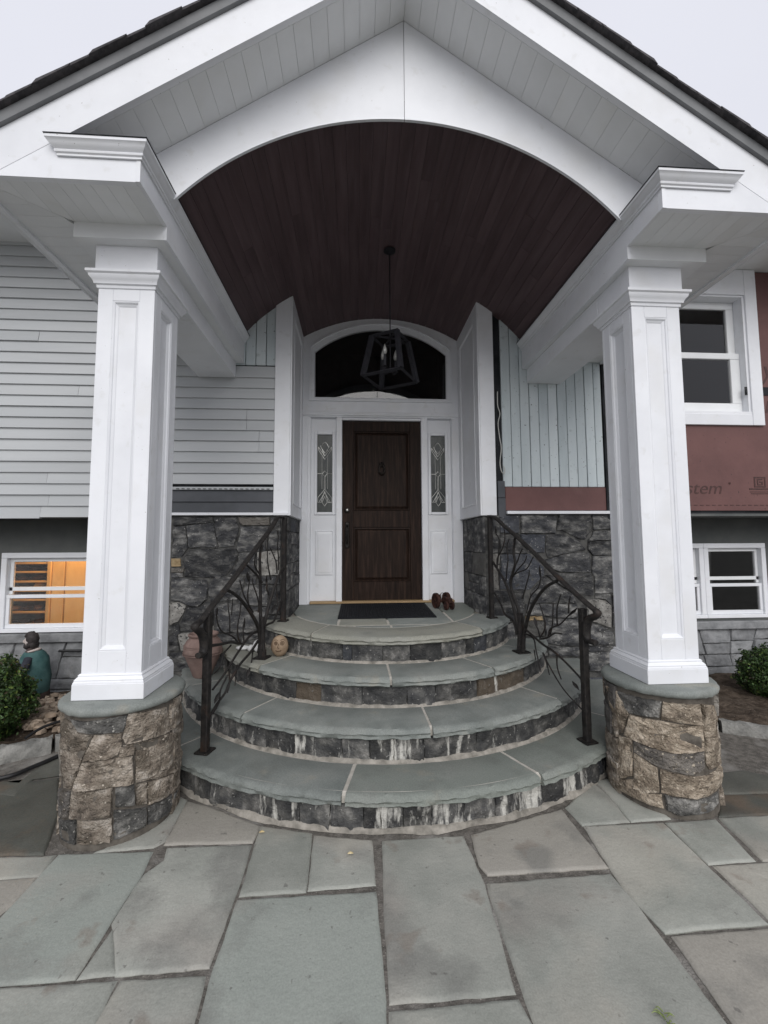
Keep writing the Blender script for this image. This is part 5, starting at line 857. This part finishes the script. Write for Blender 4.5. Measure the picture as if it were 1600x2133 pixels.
# terracotta jar on the second tread
px, py = -1.205, 3.43; pt = thing('terracotta_jar', (px, py, .371), 'weathered pink terracotta jar on the step behind the left railing', 'jar')
mk('jar_body', MB().lathe([(.001, 0), (.062, .001), (.070, .012), (.092, .07), (.125, .15), (.142, .20), (.140, .235), (.124, .275), (.104, .296), (.098, .306), (.110, .316), (.113, .328), (.104, .333), (.09, .315), (.085, .28), (.001, .27)], (px, py, .371), 40), 'pot', pt, 50)
mb = MB()
for z_ in (.18, .195, .232, .245): r_ = .1425 if z_ < .22 else .138; mb.tube([(px+r_*math.cos(q*math.pi/16), py+r_*math.sin(q*math.pi/16), .371+z_) for q in range(33)], .004, 6, 1, 1)
mk('jar_band', mb, 'pot', pt, 60)

# painted garden statue of a bearded robed man, facing left
sx0, sy0, sz0 = -2.80, 3.90, -.025
st = thing('garden_statue', (sx0, sy0, sz0), 'painted statue of a bearded man in a teal cloak behind the left shrub', 'statue')
def rings(data, n=22): return [[(sx0+cx_+rx*math.cos(2*math.pi*k/n)*(1+.05*math.sin(5*2*math.pi*k/n+z*9)*wv), sy0+cy_+ry*math.sin(2*math.pi*k/n), sz0+z) for k in range(n)] for z, cx_, cy_, rx, ry, wv in data]
mk('robe', MB().loft(rings([(0, .01, 0, .125, .11, .8), (.02, .01, 0, .125, .11, .8), (.2, .012, 0, .115, .10, .8), (.34, .01, 0, .105, .09, .5), (.45, 0, 0, .095, .08, .3), (.505, -.005, 0, .06, .06, 0), (.53, -.012, 0, .036, .036, 0), (.55, -.015, 0, .03, .03, 0)])), 'robe', st, 70)
mk('cloak', MB().loft(rings([(.155, .030, -.008, .090, .100, 1.1), (.17, .032, -.008, .096, .108, 1.3), (.28, .034, -.008, .104, .108, 1.2), (.38, .022, -.006, .098, .098, .7), (.45, .006, -.004, .105, .092, .2), (.49, -.002, 0, .078, .072, 0), (.51, -.006, 0, .055, .055, 0)])), 'cloak', st, 70)
mk('collar', MB().tube([(sx0-.012+.046*math.cos(q*math.pi/8), sy0+.046*math.sin(q*math.pi/8), sz0+.505+.014*math.cos(q*math.pi/8)) for q in range(17)], .012, 8, 1, 1), 'skin', st, 70)
for dy, hz in ((-.075, .345), (.03, .37)):
    near = dy < 0; sh = [(sx0+.016, sy0-.090, sz0+.462), (sx0+.030, sy0-.138, sz0+.41), (sx0+.022, sy0-.150, sz0+hz+.030)] if near else [(sx0-.03, sy0-.01, sz0+.46), (sx0-.075, sy0-.02, sz0+.42), (sx0-.100, sy0-.045, sz0+hz+.012)]
    mk('sleeve', MB().tube(sh, [.030, .032, .026], 10, .9), 'tunic', st, 70)
    hx, hy, hz_ = sh[2][0]-.004, sh[2][1]-.006, sh[2][2]-.020
    mb = MB().blob((hx, hy, hz_), (.017, .013, .017), 10, .03, 1)
    for q, (dz, ln_) in enumerate(((.011, .018), (.004, .022), (-.004, .021), (-.011, .016))): mb.tube([(hx-.008, hy-.004, hz_+dz), (hx-.008-ln_*.7, hy-.012, hz_+dz-.002), (hx-.008-ln_*.8, hy-.002, hz_+dz-.006)], [.0048, .0042, .003], 6)
    mb.tube([(hx-.002, hy-.010, hz_+.012), (hx-.014, hy-.014, hz_+.020), (hx-.022, hy-.010, hz_+.018)], [.0048, .0042, .003], 6); mk('hand', mb, 'skin', st, 80)
hc = (sx0-.030, sy0-.005, sz0+.590)
hd = MB().blob(hc, (.046, .040, .056), 18, .03, 2); hd.tube([(hc[0]-.040, hc[1], hc[2]+.018), (hc[0]-.058, hc[1], hc[2]-.004), (hc[0]-.044, hc[1], hc[2]-.010)], [.007, .010, .008], 8)
for dy in (-.018, .018): hd.blob((hc[0]-.040, hc[1]+dy, hc[2]+.012), (.007, .010, .005), 8, 0)
hd.blob((hc[0]-.042, hc[1], hc[2]-.022), (.008, .014, .005), 8, 0); hd.blob((hc[0]+.004, hc[1]-.040, hc[2]), (.009, .006, .013), 8, 0); mk('head', hd, 'skin', st, 80)
mk('beard', MB().blob((hc[0]-.020, hc[1], hc[2]-.040), (.034, .034, .034), 14, .25, 5).blob((hc[0]+.006, hc[1]-.03, hc[2]-.022), (.022, .016, .03), 10, .2, 6), 'hair', st, 80)
mk('hair', MB().blob((hc[0]+.012, hc[1], hc[2]+.014), (.050, .049, .058), 16, .2, 8).blob((hc[0]+.026, hc[1], hc[2]-.024), (.036, .044, .046), 12, .2, 9).tube([(hc[0]-.045, hc[1], hc[2]+.036), (hc[0]-.02, hc[1], hc[2]+.06), (hc[0]+.02, hc[1], hc[2]+.066)], [.012, .02, .02], 8), 'hair', st, 80)

# clipped boxwoods
def shrub(c, rad, n, label, seed):
    o = thing('boxwood_shrub', (c[0], c[1], .05), label, 'shrub', 'clipped boxwoods in the garden beds'); rg = np.random.default_rng(seed)
    d = rg.normal(size=(n, 3)); d /= np.linalg.norm(d, axis=1)[:, None]; lump = np.array([noise.fractal(Vector(q*2.6)+Vector((seed, 0, 0)), .8, 2, 3) for q in d])
    rr = (1+.30*lump)*(1-np.abs(rg.normal(0, .11, n)))+np.where(rg.random(n) < .03, rg.uniform(0, .12, n), 0); p = np.array(c)+d*rr[:, None]*np.array(rad)
    nn = d*.7+rg.normal(0, .55, (n, 3)); nn /= np.linalg.norm(nn, axis=1)[:, None]; t = np.cross(nn, rg.normal(size=(n, 3))); t /= np.linalg.norm(t, axis=1)[:, None]; b = np.cross(nn, t); s = rg.uniform(.006, .0165, n)[:, None]
    V = np.stack([p-t*s, p+b*s*.55+nn*s*.15, p+t*s*1.1, p-b*s*.55+nn*s*.15], 1).reshape(-1, 3)
    mb = MB(); mb.v = [tuple(v) for v in V]; mb.f = [(4*q, 4*q+1, 4*q+2, 4*q+3) for q in range(n)]
    me = bpy.data.meshes.new('foliage'); me.from_pydata([(v[0]-c[0], v[1]-c[1], v[2]-.05) for v in mb.v], [], mb.f); me.materials.append(M['leaf']); f_ = bpy.data.objects.new('foliage', me); COL.objects.link(f_); f_.parent = o; f_['kind'] = 'stuff'
    mb = MB()
    for q in range(9):
        an = q*.7; mb.tube([(c[0], c[1], .0), (c[0]+.3*rad[0]*math.cos(an), c[1]+.3*rad[1]*math.sin(an), c[2]-.1), (c[0]+.8*rad[0]*math.cos(an), c[1]+.8*rad[1]*math.sin(an), c[2]+.25*rad[2]*math.sin(q*1.9))], [.014, .009, .003], 6)
    mk('branch', mb, 'core', o, 60)
    mk('inner_foliage', MB().blob(c, (rad[0]*.62, rad[1]*.62, rad[2]*.62), 16, .2, seed), 'core', o, 60)
shrub((-2.62, 3.22, .29), (.275, .27, .29), 15000, 'clipped green boxwood in front of the statue at the left edge', 4)
shrub((3.66, 3.55, .22), (.235, .23, .235), 12000, 'clipped dark boxwood at the right edge beside the grey stone wall', 8)

# hoses and cables
def cord(name, pts, r_, m, label, cat): mb = MB().tube(pts, r_, 8, 1, 6); mk(name, mb, m, None, 60, label, cat, loc=pts[0])
cord('garden_hose', [(-3.2, 2.45, .014), (-2.6, 2.58, .014), (-2.13, 2.74, .014), (-2.03, 2.86, .014), (-1.96, 3.0, .014), (-1.90, 3.12, .018), (-1.80, 3.22, .02), (-1.7, 3.26, .02)], .0135, 'hose', 'thick black hose lying on the patio along the edging stones', 'hose')
cord('soaker_hose', [(-2.235, 3.07, .10), (-2.20, 3.17, .125), (-2.13, 3.27, .13), (-2.02, 3.34, .125), (-1.9, 3.38, .11)], .010, 'hose', 'short black hose end lying on the tan gravel', 'hose')
cord('wall_cable', [(-2.72, 4.085, .43), (-2.5, 4.10, .425), (-2.3, 4.105, .428), (-2.1, 4.11, .43)], .012, 'hose', 'black cable running along the grey stones behind the statue', 'cable')
cord('loose_wire', [(1.287, 3.668, 2.78), (1.283, 3.66, 2.65), (1.30, 3.655, 2.57), (1.283, 3.66, 2.48), (1.292, 3.655, 2.35), (1.305, 3.655, 2.25), (1.290, 3.655, 2.12), (1.30, 3.65, 2.04), (1.325, 3.65, 2.02), (1.33, 3.65, 2.06), (1.318, 3.65, 2.09)], .0042, 'cable', 'thin pale wire dangling beside the right white wing panel', 'wire')
# fallen leaves and a weed on the paving
for (x, y, lab) in ((-.03, 1.99, 'small yellow leaf at the foot of the steps near the middle'), (-.46, 2.16, 'small yellow leaf at the foot of the steps left of the middle')):
    mk('fallen_leaf', MB().tube([(x-.012, y, .012), (x, y+.004, .014), (x+.013, y+.002, .012)], [.002, .009, .002], 6, .3), 'yellow', None, 60, lab, 'leaf', loc=(x, y, .01))
mb = MB(); rg = random.Random(2)
for q in range(14): a = rg.uniform(0, 6.28); l = rg.uniform(.012, .03); x, y = .905+rg.uniform(-.015, .02), 1.27+rg.uniform(-.02, .03); mb.tube([(x, y, .001), (x+l*.6*math.cos(a), y+l*.6*math.sin(a), .010), (x+l*math.cos(a), y+l*math.sin(a), .006)], [.0016, .0022, .0006], 4)
mk('weed', mb, 'grass', None, 60, 'tiny green weed sprouting on the large flagstone at right', 'weed', loc=(.905, 1.27, 0))

# ================================================================ lit basement room behind the left window
bk = thing('bookcase', (-3.45, 4.75, .2), 'yellow wood shelf unit full of dark bundles behind the left basement window', 'shelf unit')
zs = [.560, .690, .815, .910, 1.005, 1.104, 1.196, 1.30]
for z_ in zs: mk('shelf', MB().box(-3.80, -3.222, 4.62, 4.95, z_, z_+.018, .002), 'ply', bk)
mk('side_panel', MB().box(-3.22, -3.185, 4.60, 4.95, .21, 1.7, .002), 'ply', bk); mk('side_panel', MB().box(-3.84, -3.802, 4.60, 4.95, .21, 1.7, .002), 'ply', bk); mk('back_panel', MB().box(-3.80, -3.222, 4.952, 4.96, .21, 1.7), 'clutter', bk)
cbn = thing('cupboard', (-2.5, 4.8, .2), 'plain yellow wood cupboard beside the lit shelves', 'cupboard')
mk('carcass', MB().box(-3.18, -2.0, 4.64, 4.95, .21, 1.72), 'ply', cbn)
for a, b in ((-3.178, -3.058), (-3.042, -2.62), (-2.60, -2.02)): mk('cupboard_door', MB().box(a, b, 4.615, 4.638, .24, 1.70, .003), 'ply', cbn)
rg = random.Random(12); ORD = ['lowest', 'second lowest', 'third lowest', 'middle', 'third highest', 'second highest', 'highest']
for k, z_ in enumerate(zs[:-1]):
    x = -3.79
    while x < -3.27:
        w = rg.uniform(.07, .14); h = min(rg.uniform(.035, .075), .07)
        mk('bundle', MB().blob((x+w/2, 4.70+rg.uniform(0, .05), z_+.019+h*.5), (w*.5, .06, h*.5), 9, .35, int(x*100)+k), 'clutter' if rg.random() < .8 else 'ply', None, 60, 'small dark bundle on the %s shelf of the lit basement unit' % ORD[k], 'bundle', 'bundles on the %s basement shelf' % ORD[k], loc=(x+w/2, 4.7, z_+.019)); x += w+rg.uniform(.01, .05)
ll = bpy.data.lights.new('room_lamp', 'AREA'); lo_ = bpy.data.objects.new('room_lamp', ll); COL.objects.link(lo_); ll.energy = 17; ll.size = .35; ll.color = (1.0, .66, .34); lo_.location = (-2.9, 4.46, 1.76)
